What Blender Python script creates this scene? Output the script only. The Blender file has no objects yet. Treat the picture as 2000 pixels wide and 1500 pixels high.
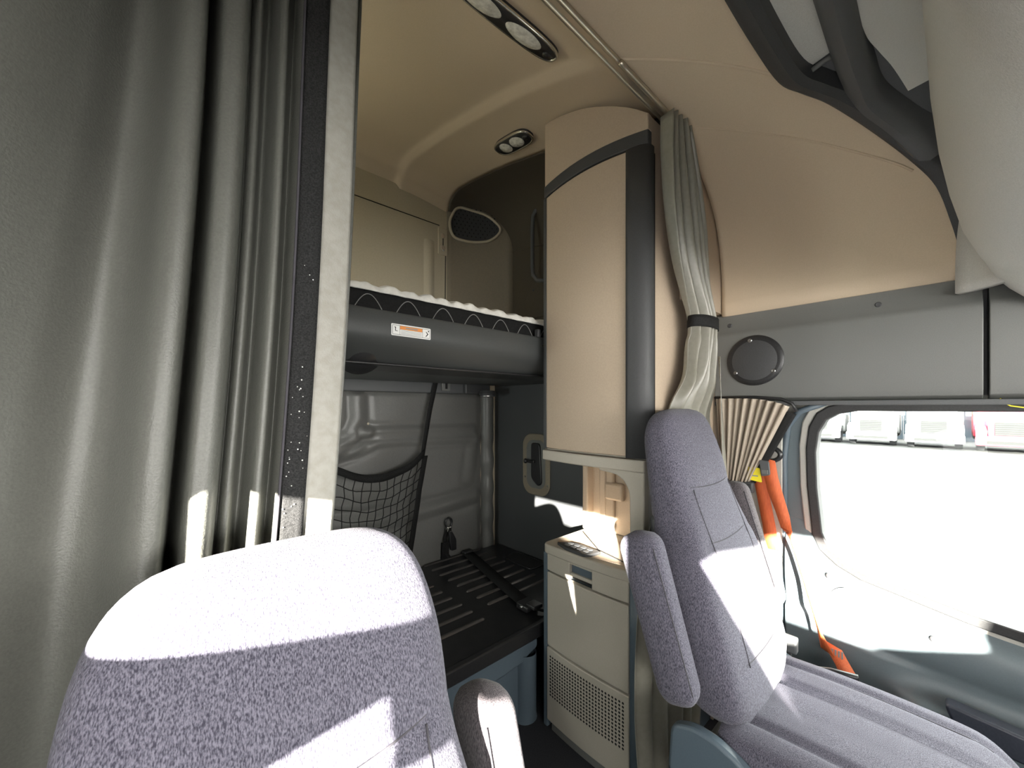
import bpy, bmesh, math, random
from mathutils import Vector, Matrix
random.seed(7)
scene = bpy.context.scene
C = scene.collection

# ------------------------------------------------------------------ camera
# metres; x = across the cab towards the driver's door, y = rearwards, z = up, cab floor z = 0
cam_d = bpy.data.cameras.new('camera')
cam = bpy.data.objects.new('camera', cam_d); C.objects.link(cam)
cam_d.sensor_width = 36.0
cam_d.lens = 760.0 / 2000.0 * 36.0
cam_d.shift_y = 45.0 / 2000.0
cam_d.clip_start = 0.02; cam_d.clip_end = 500
cam.location = (0, 0, 1.2)
cam.rotation_euler = (math.radians(90), 0, math.radians(-42.1))
scene.camera = cam

# ------------------------------------------------------------------ light
world = bpy.data.worlds.new('world'); scene.world = world; world.use_nodes = True
bg = world.node_tree.nodes['Background']
bg.inputs[0].default_value = (1.0, 0.98, 0.94, 1); bg.inputs[1].default_value = 12.0
SUN_DIR = Vector((1.0, 0.69, -0.27)).normalized()
sd = bpy.data.lights.new('sun', 'SUN'); sd.energy = 48.0; sd.angle = math.radians(0.6); sd.color = (1.0, 0.95, 0.86)
so = bpy.data.objects.new('sun', sd); C.objects.link(so); so.location = (-6, -4, 6)
so.rotation_euler = SUN_DIR.to_track_quat('-Z', 'Y').to_euler()
def portal(name, loc, normal, sx, sy):
    l = bpy.data.lights.new(name, 'AREA'); l.shape = 'RECTANGLE'; l.size = sx; l.size_y = sy
    l.cycles.is_portal = True
    o = bpy.data.objects.new(name, l); C.objects.link(o); o.location = loc
    o.rotation_euler = Vector(normal).to_track_quat('-Z', 'Y').to_euler()
portal('windshield_portal', (0.6, -1.57, 1.18), (0, 1, 0), 2.0, 0.6)
portal('left_window_portal', (-0.47, -0.60, 1.05), (1, 0, 0), 1.85, 0.6)
portal('right_window_portal', (1.70, -0.25, 0.92), (-1, 0, 0), 1.2, 0.65)
portal('added_upper_window_portal', (-0.43, 1.50, 1.845), (1, 0, 0), 0.24, 0.17)  # for the upper window, added to brighten the sleeper
portal('added_lower_window_portal', (-0.43, 1.49, 1.04), (1, 0, 0), 0.26, 0.28)  # for the lower window, also added for light
vs = scene.view_settings
vs.view_transform = 'Standard'; vs.look = 'None'; vs.gamma = 1.0; vs.use_curve_mapping = False
vs.exposure = 1.12

# ------------------------------------------------------------------ materials
def mat(name, col, rough=0.6, metal=0.0, col2=None, nscale=60.0, bump=0.0, bscale=None, spec=0.5, stretch=None, contrast=(0.35, 0.65), sheen=0.0):
    m = bpy.data.materials.new(name); m.use_nodes = True
    nt = m.node_tree; b = nt.nodes['Principled BSDF']
    b.inputs['Roughness'].default_value = rough; b.inputs['Metallic'].default_value = metal
    b.inputs['Specular IOR Level'].default_value = spec
    if sheen: b.inputs['Sheen Weight'].default_value = sheen
    tc = nt.nodes.new('ShaderNodeTexCoord'); mp = nt.nodes.new('ShaderNodeMapping')
    nt.links.new(tc.outputs['Object'], mp.inputs[0])
    if stretch: mp.inputs['Scale'].default_value = stretch
    if col2 is not None:
        n = nt.nodes.new('ShaderNodeTexNoise'); n.inputs['Scale'].default_value = nscale; n.inputs['Detail'].default_value = 4
        r = nt.nodes.new('ShaderNodeValToRGB')
        r.color_ramp.elements[0].position = contrast[0]; r.color_ramp.elements[1].position = contrast[1]
        r.color_ramp.elements[0].color = (*col, 1); r.color_ramp.elements[1].color = (*col2, 1)
        nt.links.new(mp.outputs[0], n.inputs['Vector']); nt.links.new(n.outputs['Fac'], r.inputs[0])
        nt.links.new(r.outputs[0], b.inputs['Base Color'])
    else:
        b.inputs['Base Color'].default_value = (*col, 1)
    if bump:
        n2 = nt.nodes.new('ShaderNodeTexNoise'); n2.inputs['Scale'].default_value = bscale or nscale; n2.inputs['Detail'].default_value = 3
        bp = nt.nodes.new('ShaderNodeBump'); bp.inputs['Strength'].default_value = bump; bp.inputs['Distance'].default_value = 0.002
        nt.links.new(mp.outputs[0], n2.inputs['Vector']); nt.links.new(n2.outputs['Fac'], bp.inputs['Height'])
        nt.links.new(bp.outputs[0], b.inputs['Normal'])
    return m
M = {}
M['tan'] = mat('tan_headliner', (0.56, 0.455, 0.33), 0.75, col2=(0.59, 0.48, 0.35), nscale=300, bump=0.12, bscale=700, spec=0.25)
M['tan_plastic'] = mat('tan_plastic', (0.42, 0.335, 0.25), 0.5, col2=(0.45, 0.36, 0.27), nscale=200, bump=0.08, bscale=900, spec=0.4)
M['tan_wall'] = mat('tan_wall', (0.47, 0.42, 0.31), 0.6, col2=(0.50, 0.445, 0.33), nscale=120, bump=0.1, bscale=600, spec=0.3)
M['grey'] = mat('grey_plastic', (0.135, 0.138, 0.130), 0.5, col2=(0.15, 0.153, 0.144), nscale=500, bump=0.15, bscale=900, spec=0.4)
M['grey_dark'] = mat('charcoal_plastic', (0.045, 0.045, 0.045), 0.5, col2=(0.055, 0.057, 0.06), nscale=500, bump=0.15, bscale=900, spec=0.4)
M['grey_mid'] = mat('mid_grey_plastic', (0.085, 0.088, 0.09), 0.5, col2=(0.095, 0.098, 0.10), nscale=500, bump=0.15, bscale=900, spec=0.4)
M['grey_pale'] = mat('pale_grey_plastic', (0.50, 0.50, 0.46), 0.6, col2=(0.53, 0.53, 0.49), nscale=400, bump=0.2, bscale=700)
M['grey_rail'] = mat('dark_grey_bunk_moulding', (0.050, 0.053, 0.052), 0.45, col2=(0.058, 0.061, 0.060), nscale=500, bump=0.12, bscale=900, spec=0.4)
M['grey_light'] = mat('light_grey_plastic', (0.50, 0.495, 0.455), 0.55, col2=(0.56, 0.555, 0.515), nscale=400, bump=0.3, bscale=500, spec=0.4)
M['grey_blue'] = mat('blue_grey_plastic', (0.075, 0.102, 0.125), 0.42, col2=(0.083, 0.110, 0.133), nscale=300, bump=0.08, bscale=900)
M['putty'] = mat('putty_plastic', (0.40, 0.37, 0.31), 0.5, col2=(0.42, 0.39, 0.33), nscale=300, bump=0.06, bscale=900, spec=0.4)
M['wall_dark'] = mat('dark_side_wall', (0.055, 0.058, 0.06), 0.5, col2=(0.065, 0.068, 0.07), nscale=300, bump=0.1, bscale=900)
M['wall_shaded'] = mat('shade_brown_side_trim', (0.075, 0.063, 0.046), 0.55, col2=(0.085, 0.072, 0.053), nscale=200, bump=0.1, bscale=700, spec=0.3)  # upper side wall and cove: corner shade put into the colour
M['tan_deep'] = mat('darkened_tan', (0.22, 0.19, 0.14), 0.6, col2=(0.24, 0.205, 0.15), nscale=120, bump=0.1, bscale=600, spec=0.3)  # corner trim's shade put into the tan; latch bezel shares the tone
M['black'] = mat('black_plastic', (0.012, 0.012, 0.013), 0.4, col2=(0.02, 0.02, 0.021), nscale=300)
M['black_metal'] = mat('black_sheet_metal', (0.010, 0.010, 0.011), 0.28, col2=(0.016, 0.016, 0.017), nscale=30, spec=0.6)
M['rubber'] = mat('black_rubber', (0.02, 0.02, 0.02), 0.55, col2=(0.028, 0.028, 0.028), nscale=200)
M['gap'] = mat('dark_gap', (0.008, 0.008, 0.008), 0.9)
M['curtain'] = mat('grey_vinyl_curtain', (0.100, 0.101, 0.089), 0.40, col2=(0.118, 0.119, 0.105), nscale=350, bump=0.25, bscale=450, spec=0.45)
M['curtain_hem'] = mat('pale_curtain_hem', (0.26, 0.25, 0.22), 0.6, col2=(0.30, 0.29, 0.26), nscale=90, bump=0.2, bscale=450, spec=0.35)
M['curtain_b'] = mat('olive_grey_satin_curtain', (0.20, 0.19, 0.155), 0.36, col2=(0.22, 0.21, 0.175), nscale=80, bump=0.1, bscale=300, spec=0.6)
M['curtain_c'] = mat('beige_pleated_curtain', (0.40, 0.34, 0.27), 0.6, col2=(0.43, 0.37, 0.30), nscale=200, bump=0.1, bscale=500, spec=0.35)
M['velcro'] = mat('black_velcro', (0.012, 0.012, 0.012), 0.9, col2=(0.03, 0.03, 0.03), nscale=500, bump=0.5, bscale=900, spec=0.2)
M['lint'] = mat('white_lint', (0.7, 0.7, 0.66), 0.9)
M['seam'] = mat('dark_seam_thread', (0.05, 0.047, 0.055), 0.9)
M['vinyl'] = mat('grey_padded_vinyl', (0.125, 0.125, 0.118), 0.42, col2=(0.14, 0.14, 0.132), nscale=200, bump=0.35, bscale=90, spec=0.5)
M['mattress_white'] = mat('white_quilted_ticking', (0.62, 0.61, 0.56), 0.8, col2=(0.72, 0.71, 0.66), nscale=60, bump=0.3, bscale=120)
M['mattress_black'] = mat('black_mattress_side', (0.007, 0.007, 0.007), 0.8, col2=(0.011, 0.011, 0.011), nscale=200, bump=0.2, spec=0.2)
M['thread'] = mat('grey_stitching', (0.22, 0.22, 0.21), 0.7)
M['chrome'] = mat('chrome', (0.75, 0.74, 0.70), 0.15, 1.0)
M['steel'] = mat('steel', (0.42, 0.42, 0.41), 0.3, 1.0)
M['alu'] = mat('champagne_rail', (0.55, 0.50, 0.40), 0.28, 0.85)
M['lens'] = mat('frosted_lamp_lens', (0.55, 0.53, 0.47), 0.12, col2=(0.80, 0.78, 0.70), nscale=70, bump=0.6, bscale=120, spec=0.8)
M['reflector'] = mat('lamp_reflector', (0.62, 0.60, 0.54), 0.22, 0.7)
M['orange'] = mat('orange_webbing', (0.60, 0.115, 0.035), 0.6, col2=(0.72, 0.16, 0.05), nscale=80, bump=0.3, bscale=600, stretch=(6, 6, 0.5))
M['yellow'] = mat('yellow_tag', (0.85, 0.72, 0.03), 0.5)
M['white'] = mat('white_print', (0.78, 0.78, 0.76), 0.5)
M['label_orange'] = mat('orange_print', (0.75, 0.27, 0.06), 0.5)
M['label_grey'] = mat('grey_print', (0.25, 0.26, 0.26), 0.5)
M['strap'] = mat('black_webbing', (0.008, 0.008, 0.008), 0.8, col2=(0.016, 0.016, 0.016), nscale=300, bump=0.3, bscale=500, spec=0.2)
M['carpet'] = mat('dark_floor_mat', (0.022, 0.023, 0.027), 0.85, col2=(0.032, 0.033, 0.037), nscale=300, bump=0.4, bscale=500, spec=0.2)
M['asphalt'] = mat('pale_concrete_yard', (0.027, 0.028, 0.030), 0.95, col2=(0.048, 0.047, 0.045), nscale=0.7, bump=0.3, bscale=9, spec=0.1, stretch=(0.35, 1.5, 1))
M['door'] = mat('grey_door_trim', (0.115, 0.145, 0.158), 0.45, col2=(0.125, 0.155, 0.168), nscale=300, bump=0.1, bscale=900)
M['pillar'] = mat('pale_pillar_trim', (0.38, 0.37, 0.33), 0.55, col2=(0.41, 0.40, 0.36), nscale=300, bump=0.1, bscale=900)
M['pull'] = mat('dark_blue_pull', (0.03, 0.035, 0.05), 0.45, col2=(0.04, 0.045, 0.06), nscale=200)
M['rib'] = mat('glint_lightened_rib', (0.09, 0.085, 0.08), 0.38, 0.5, col2=(0.11, 0.10, 0.095), nscale=40)  # same sheet metal as the tray, glint put into a lighter colour
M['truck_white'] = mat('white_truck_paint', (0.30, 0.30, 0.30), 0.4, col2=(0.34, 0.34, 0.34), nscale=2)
M['truck_red'] = mat('red_truck_paint', (0.55, 0.05, 0.08), 0.3, col2=(0.6, 0.07, 0.1), nscale=2)
M['truck_dark'] = mat('dark_truck_glass', (0.03, 0.04, 0.05), 0.15)
M['tyre'] = mat('tyre_rubber', (0.02, 0.02, 0.022), 0.8)
M['banner_orange'] = mat('orange_banner', (0.9, 0.30, 0.02), 0.6, col2=(0.95, 0.5, 0.05), nscale=0.6)

def tweed(name, dark, light):
    return mat(name, dark, 0.9, col2=light, nscale=430, bump=0.6, bscale=430, spec=0.15, stretch=(1.9, 1.9, 0.45), contrast=(0.36, 0.64), sheen=0.12)
M['fabric'] = tweed('grey_tweed_fabric', (0.032, 0.030, 0.044), (0.140, 0.134, 0.168))
M['fabric_side'] = tweed('brown_grey_tweed_fabric', (0.042, 0.037, 0.042), (0.155, 0.137, 0.145))
def glass_mat(name, tint=(0.93, 0.97, 0.96)):
    m = bpy.data.materials.new(name); m.use_nodes = True; nt = m.node_tree
    nt.nodes.clear()
    out = nt.nodes.new('ShaderNodeOutputMaterial'); mix = nt.nodes.new('ShaderNodeMixShader')
    tr = nt.nodes.new('ShaderNodeBsdfTransparent'); tr.inputs[0].default_value = (*tint, 1)
    gl = nt.nodes.new('ShaderNodeBsdfGlossy'); gl.inputs['Roughness'].default_value = 0.02
    fr = nt.nodes.new('ShaderNodeFresnel'); fr.inputs[0].default_value = 1.15
    nt.links.new(fr.outputs[0], mix.inputs[0]); nt.links.new(tr.outputs[0], mix.inputs[1]); nt.links.new(gl.outputs[0], mix.inputs[2])
    nt.links.new(mix.outputs[0], out.inputs[0])
    return m
M['glass'] = glass_mat('window_glass')

# ------------------------------------------------------------------ helpers
LOC = {}
def link(o, parent, loc=None):
    C.objects.link(o)
    if parent is not None:
        o.parent = parent
        LOC[o.name] = LOC[parent.name].copy()
    else:
        LOC[o.name] = Vector(loc) if loc else Vector((0, 0, 0))
        o.location = LOC[o.name]
    return o
def tag(o, label, cat, group=None):
    o['label'] = label; o['category'] = cat
    if group: o['group'] = group
    return o
def thing(name, label, cat, loc, group=None):
    o = bpy.data.objects.new(name, None); o.empty_display_size = 0.05
    link(o, None, loc); return tag(o, label, cat, group)
def structure(o): o['kind'] = 'structure'; return o
def obj(name, verts, faces, m, parent=None, smooth=False, loc=None):
    me = bpy.data.meshes.new(name)
    W = LOC[parent.name] if parent is not None else (Vector(loc) if loc else Vector((0, 0, 0)))
    me.from_pydata([tuple(Vector(v) - W) for v in verts], [], faces)
    me.materials.append(M[m]); me.update()
    bm = bmesh.new(); bm.from_mesh(me); bmesh.ops.recalc_face_normals(bm, faces=bm.faces); bm.to_mesh(me); bm.free()
    if smooth:
        for p in me.polygons: p.use_smooth = True
    o = bpy.data.objects.new(name, me)
    return link(o, parent, loc)
def bevel(o, w, seg=2):
    if w > 0:
        b = o.modifiers.new('bevel', 'BEVEL'); b.width = w; b.segments = seg; b.limit_method = 'ANGLE'; b.angle_limit = math.radians(40)
        for p in o.data.polygons: p.use_smooth = True
        try:
            o.data.set_sharp_from_angle(angle=math.radians(40))
        except Exception: pass
        b.harden_normals = False
    return o
def solid(o, t, off=-1):
    s = o.modifiers.new('solidify', 'SOLIDIFY'); s.thickness = t; s.offset = off; return o
def subsurf(o, n=1):
    s = o.modifiers.new('subsurf', 'SUBSURF'); s.levels = n; s.render_levels = n; return o
def box(name, xr, yr, zr, m, parent=None, bev=0.003, loc=None):
    v = [(x, y, z) for x in xr for y in yr for z in zr]
    f = [(0, 1, 3, 2), (4, 6, 7, 5), (0, 4, 5, 1), (2, 3, 7, 6), (0, 2, 6, 4), (1, 5, 7, 3)]
    return bevel(obj(name, v, f, m, parent, loc=loc), bev)
def ax3(plane, a, b, c):
    return {'xy': (a, b, c), 'xz': (a, c, b), 'yz': (c, a, b)}[plane]
def prism(name, pts, plane, c0, c1, m, parent=None, bev=0.002, loc=None, seg=2):
    n = len(pts)
    v = [ax3(plane, p[0], p[1], c0) for p in pts] + [ax3(plane, p[0], p[1], c1) for p in pts]
    f = [tuple(range(n)), tuple(range(2 * n - 1, n - 1, -1))] + [(i, (i + 1) % n, n + (i + 1) % n, n + i) for i in range(n)]
    return bevel(obj(name, v, f, m, parent, loc=loc), bev, seg)
def rrect(x0, x1, y0, y1, r, n=6):
    out = []
    for cx, cy, a0 in ((x1 - r, y1 - r, 0), (x0 + r, y1 - r, 90), (x0 + r, y0 + r, 180), (x1 - r, y0 + r, 270)):
        for i in range(n + 1):
            a = math.radians(a0 + 90 * i / n); out.append((cx + r * math.cos(a), cy + r * math.sin(a)))
    return out
def rpoly(pts, r, n=5):
    """polygon with rounded corners"""
    out = []; N = len(pts)
    for i in range(N):
        p = Vector(pts[i]); a = Vector(pts[i - 1]) - p; b = Vector(pts[(i + 1) % N]) - p
        rr = min(r, a.length * 0.45, b.length * 0.45)
        p0 = p + a.normalized() * rr; p1 = p + b.normalized() * rr
        for k in range(n + 1):
            t = k / n; q = p0 * (1 - t) ** 2 + p * 2 * t * (1 - t) + p1 * t * t; out.append((q.x, q.y))
    return out
def holed(name, outer, holes, plane, c, m, parent=None, thick=0.02, off=0, loc=None):
    bm = bmesh.new(); edges = []
    W = LOC[parent.name] if parent is not None else (Vector(loc) if loc else Vector((0, 0, 0)))
    for lp in [outer] + holes:
        vs_ = [bm.verts.new(Vector(ax3(plane, a, b, c)) - W) for a, b in lp]
        edges += [bm.edges.new((vs_[i], vs_[(i + 1) % len(vs_)])) for i in range(len(vs_))]
    bmesh.ops.triangle_fill(bm, edges=edges, use_beauty=True, use_dissolve=False)
    bmesh.ops.recalc_face_normals(bm, faces=bm.faces)
    me = bpy.data.meshes.new(name); bm.to_mesh(me); bm.free(); me.materials.append(M[m])
    o = bpy.data.objects.new(name, me); link(o, parent, loc)
    return solid(o, thick, off)
def grid(name, fn, nu, nv, m, parent=None, smooth=True, thick=0.0, closed_u=False, loc=None, off=-1, cap=False):
    v = []; f = []
    for j in range(nv + 1):
        for i in range(nu + (0 if closed_u else 1)):
            v.append(fn(i / nu, j / nv))
    w = nu if closed_u else nu + 1
    for j in range(nv):
        for i in range(nu):
            a = j * w + i; b = j * w + (i + 1) % w if closed_u else a + 1
            f.append((a, b, b + w, a + w))
    if cap and closed_u:
        f.append(tuple(range(w))); f.append(tuple(nv * w + i for i in range(w - 1, -1, -1)))
    o = obj(name, v, f, m, parent, smooth, loc)
    if thick: solid(o, thick, off)
    return o
def tube(name, pts, r, m, parent=None, seg=8, closed=False, loc=None, rz=None):
    pts = [Vector(p) for p in pts]; n = len(pts); v = []; f = []
    up = Vector((0.13, 0.31, 0.94)).normalized(); prev = None
    for i, p in enumerate(pts):
        if closed: t = pts[(i + 1) % n] - pts[i - 1]
        else: t = pts[min(i + 1, n - 1)] - pts[max(i - 1, 0)]
        t.normalize()
        if prev is None:
            a = t.cross(up)
            if a.length < 1e-3: a = t.cross(Vector((1, 0, 0)))
            a.normalize()
        else:
            a = (prev - t * prev.dot(t)); a.normalize()
        prev = a; b = t.cross(a)
        rr = r[i] if isinstance(r, (list, tuple)) else r
        for k in range(seg):
            an = 2 * math.pi * k / seg; v.append(p + a * (math.cos(an) * rr) + b * (math.sin(an) * rr))
    for i in range(n if closed else n - 1):
        for k in range(seg):
            f.append((i * seg + k, i * seg + (k + 1) % seg, ((i + 1) % n) * seg + (k + 1) % seg, ((i + 1) % n) * seg + k))
    if not closed: f += [tuple(range(seg)), tuple((n - 1) * seg + k for k in range(seg - 1, -1, -1))]
    return obj(name, v, f, m, parent, True, loc)
def ribbon(name, pts, widths, thick, m, parent=None, loc=None):
    """strap: centre points with a half-width vector each"""
    v = []; f = []
    n = len(pts)
    for p, w in zip(pts, widths):
        p = Vector(p); w = Vector(w); v += [p - w, p + w]
    for i in range(n - 1): f.append((2 * i, 2 * i + 1, 2 * i + 3, 2 * i + 2))
    o = obj(name, v, f, m, parent, True, loc); return solid(o, thick, 0)
def lathe(name, prof, center, axis, m, parent=None, seg=32, loc=None, sx=1.0, sy=1.0):
    c = Vector(center); ax = Vector(axis).normalized()
    a = ax.cross(Vector((0, 0, 1)))
    if a.length < 1e-3: a = ax.cross(Vector((0, 1, 0)))
    a.normalize(); b = ax.cross(a); v = []; f = []
    for r, h in prof:
        for k in range(seg):
            an = 2 * math.pi * k / seg
            v.append(c + ax * h + a * (r * sx * math.cos(an)) + b * (r * sy * math.sin(an)))
    for j in range(len(prof) - 1):
        for k in range(seg):
            f.append((j * seg + k, j * seg + (k + 1) % seg, (j + 1) * seg + (k + 1) % seg, (j + 1) * seg + k))
    f.append(tuple(range(seg))); f.append(tuple((len(prof) - 1) * seg + k for k in range(seg)))
    o = obj(name, v, f, m, parent, True, loc)
    try: o.data.set_sharp_from_angle(angle=math.radians(35))
    except Exception: pass
    return o
def screw(center, axis, parent, r=0.006, m='grey_dark'):
    s = lathe('screw', [(r, 0), (r, 0.001), (r * 0.7, 0.003), (r * 0.25, 0.0025)], center, axis, m, parent, 12)
    return s
def interp(tab, x):
    if x <= tab[0][0]: return tab[0][1]
    for i in range(len(tab) - 1):
        a, b = tab[i], tab[i + 1]
        if x <= b[0]:
            t = (x - a[0]) / (b[0] - a[0]); return a[1] + (b[1] - a[1]) * t
    return tab[-1][1]
def sinterp(tab, x):
    """smooth (Catmull-Rom) table lookup"""
    n = len(tab)
    if x <= tab[0][0]: return tab[0][1]
    if x >= tab[-1][0]: return tab[-1][1]
    for i in range(n - 1):
        if x <= tab[i + 1][0]:
            x0, y0 = tab[i]; x1, y1 = tab[i + 1]; h = x1 - x0; t = (x - x0) / h
            m0 = (y1 - tab[i - 1][1]) / (x1 - tab[i - 1][0]) if i > 0 else (y1 - y0) / h
            m1 = (tab[i + 2][1] - y0) / (tab[i + 2][0] - x0) if i + 2 < n else (y1 - y0) / h
            return (2*t**3-3*t**2+1)*y0 + (t**3-2*t**2+t)*h*m0 + (-2*t**3+3*t**2)*y1 + (t**3-t**2)*h*m1
def sstep(a, b, x):
    t = max(0.0, min(1.0, (x - a) / (b - a))); return t * t * (3 - 2 * t)

XC = 0.60            # centre line of the cab
XR, XL = 1.57, -0.37 # sleeper side walls
YB = 1.90            # sleeper rear wall

# ================================================================== structure
structure(box('floor', (-0.46, 1.70), (-1.62, 1.95), (-0.06, 0.0), 'carpet', bev=0))

ROOF = [(0.545, 2.085), (0.60, 2.135), (0.70, 2.21), (0.85, 2.265), (1.0, 2.31), (1.4, 2.40), (1.75, 2.45), (1.95, 2.45)]
def roof_z(x, y):
    s = abs(x - XC); z = sinterp(ROOF, y)
    amt = sstep(0.60, 0.75, y)
    z -= 0.022 * sstep(0.30, 0.33, s) * amt            # the crease of the raised centre panel
    z -= 0.03 * sstep(0.35, 0.70, s) * amt
    if s > 0.66:
        t = min(1.0, (s - 0.66) / 0.31); z -= 0.27 * (1 - math.sqrt(max(0.0, 1 - t ** 2.2)))
    if y > 1.78:                                        # fillet into the rear wall
        t = min(1.0, (y - 1.78) / 0.12); z -= 0.09 * (1 - math.sqrt(max(0.0, 1 - t * t)))
    return z
def roof_fn(u, v):
    # finer steps near both side coves and the rear
    x = XC + 0.97 * math.sin(-math.pi / 2 + u * (math.pi / 2 + math.asin(0.62 / 0.97)))
    y = 0.545 + (YB - 0.545) * v
    return (x, y, roof_z(x, y))
structure(grid('ceiling', roof_fn, 110, 60, 'tan', thick=0.03, off=1))
structure(grid('trim_5', lambda u, v: (1.22 + 0.35 * math.sin(u * math.pi / 2), 0.545 + (YB - 0.545) * v, roof_z(1.22 + 0.35 * math.sin(u * math.pi / 2), 0.545 + (YB - 0.545) * v)), 40, 60, 'wall_shaded', thick=0.03, off=1))
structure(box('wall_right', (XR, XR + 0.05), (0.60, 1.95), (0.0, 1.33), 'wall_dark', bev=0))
structure(box('wall_right_upper', (XR, XR + 0.05), (0.60, 1.95), (1.33, 2.36), 'wall_shaded', bev=0))
SW = rrect(1.38, 1.62, 1.76, 1.93, 0.03); SW2 = rrect(1.36, 1.62, 0.90, 1.18, 0.04)  # two unseen windows, added to brighten the sleeper
structure(holed('wall_left_sleeper', [(0.60, 0.0), (1.95, 0.0), (1.95, 2.32), (0.60, 2.32)], [SW, SW2], 'yz', XL - 0.02, 'tan_wall', thick=0.04))
structure(prism('added_window_2', rrect(1.36, 1.64, 1.74, 1.95, 0.04), 'yz', XL - 0.046, XL - 0.042, 'glass', bev=0))
structure(prism('added_window_3', rrect(1.28, 1.66, 0.84, 1.22, 0.04), 'yz', XL - 0.046, XL - 0.042, 'glass', bev=0))
wr = structure(box('wall_rear', (XL, XR), (YB, YB + 0.05), (0.0, 2.46), 'tan_wall', bev=0))
# seam lines of the upper rear wall panel
tube('panel_seam', [(XL, YB - 0.001, 2.225), (0.4, YB - 0.001, 2.222), (1.165, YB - 0.001, 2.222)], 0.0022, 'gap', wr, 6)
tube('panel_seam', [(1.205, YB - 0.001, 2.07), (1.20, YB - 0.001, 1.4)], 0.0022, 'gap', wr, 6)
def ridge_fn(u, v):
    x = 1.10 + 0.07 * (u - 0.5); z = 1.56 + (2.13 - 1.56) * v
    return (x, YB + 0.001 - 0.014 * math.sin(math.pi * u) * sstep(0, 0.05, v) * sstep(0, 0.06, 1 - v), z)
# bevelled corner post between rear and right wall, above the upper bunk
def corner_fn(u, v):
    x = 1.215 + (1.572 - 1.215) * u; z = 1.34 + 1.10 * v
    y = 1.898 - 0.17 * (u ** 1.6)
    return (x, y, z)
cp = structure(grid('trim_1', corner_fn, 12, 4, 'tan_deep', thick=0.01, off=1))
grid('pressed_rib', ridge_fn, 10, 24, 'tan_wall', cp)

# ---- forward dome over the seats
DROOF = [(-1.15, 1.62), (-0.8, 1.80), (-0.4, 1.97), (-0.1, 2.05), (0.25, 2.085), (0.56, 2.085)]
def dome_pt(th, y, inset=0.0):
    n = 3.0; zr = sinterp(DROOF, y) - inset; zb = 1.545
    side = 1 if th >= 0 else -1
    a = abs(th)
    x = XC + side * (0.28 + (0.71 - inset) * (math.sin(a) ** (2 / n)))
    z = zb + (zr - zb) * (max(0.0, math.cos(a)) ** (2 / n))
    return x, z
PATH = [(-0.388, -0.341, -0.44), (-0.358, -0.30, -0.27), (-0.318, -0.253, -0.195), (-0.235, -0.178, -0.111), (-0.134, -0.106, -0.052), (-0.006, -0.02, -0.016), (0.14, -0.006, 0.0), (0.35, 0, 0), (0.6, 0, 0), (0.85, 0, 0), (1.06, -0.006, 0.0), (1.206, -0.024, -0.016), (1.271, -0.060, -0.03), (1.334, -0.106, -0.052), (1.435, -0.178, -0.111), (1.518, -0.253, -0.195), (1.558, -0.30, -0.27), (1.580, -0.327, -0.37), (1.588, -0.341, -0.44)]
def lip_y(x): return 0.285 + sinterp([(p[0], p[1]) for p in PATH], x)   # rear lip of the overhead console
def dome_fn(u, v):
    t = (u - 0.5) * 2
    x0 = XC + 0.28 * t / 0.12 if abs(t) < 0.12 else dome_pt((1 if t > 0 else -1) * ((abs(t) - 0.12) / 0.88) * math.pi / 2, 0.2)[0]
    y = 0.565 - (0.565 - lip_y(x0)) * v
    if abs(t) < 0.12:
        x = XC + 0.28 * t / 0.12; z = sinterp(DROOF, y)
    else:
        s = 1 if t > 0 else -1
        x, z = dome_pt(s * ((abs(t) - 0.12) / 0.88) * math.pi / 2, y)
    return (x, y, z)
dm = structure(grid('ceiling_front', dome_fn, 120, 40, 'tan', thick=0.03, off=1))
def dome_z(x, y):
    zr = sinterp(DROOF, y); t = (abs(x - XC) - 0.28) / 0.71
    return zr if t <= 0 else (1.545 if t >= 1 else 1.545 + (zr - 1.545) * (1 - t ** 3) ** (1 / 3))
def seam_on_dome(pts, n=30):
    out = []; k = len(pts) - 1
    for i in range(n + 1):
        t = i / n * k; x = sinterp([(q, p[0]) for q, p in enumerate(pts)], t); y = sinterp([(q, p[1]) for q, p in enumerate(pts)], t)
        out.append((x, y, dome_z(x, y) + 0.001))
    return out
tube('headliner_seam', seam_on_dome([(1.20, 0.555), (1.23, 0.511), (1.362, 0.354), (1.472, 0.19), (1.54, 0.055)]), 0.0035, 'tan', dm, 6)
tube('headliner_seam', seam_on_dome([(0.865, 0.552), (0.987, 0.448), (1.121, 0.348), (1.19, 0.30)]), 0.005, 'tan', dm, 6)

# ---- side header panels over the door, with the speaker
HP = [(1.605, 1.222), (1.588, 1.232), (1.582, 1.25), (1.582, 1.462), (1.588, 1.478), (1.600, 1.49), (1.606, 1.552), (1.66, 1.556), (1.66, 1.222)]
hp = structure(prism('trim_2', HP, 'xz', 0.588, -0.071, 'grey', bev=0.002))
screw((1.602, 0.541, 1.508), (-1, 0, 0), hp, 0.008); screw((1.602, 0.13, 1.508), (-1, 0, 0), hp, 0.008)
structure(prism('trim_3', HP, 'xz', -0.081, -1.58, 'grey', bev=0.002))
box('edge_strip', (1.583, 1.66), (0.588, -1.10), (1.206, 1.221), 'grey_mid', hp, 0.002)

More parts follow.
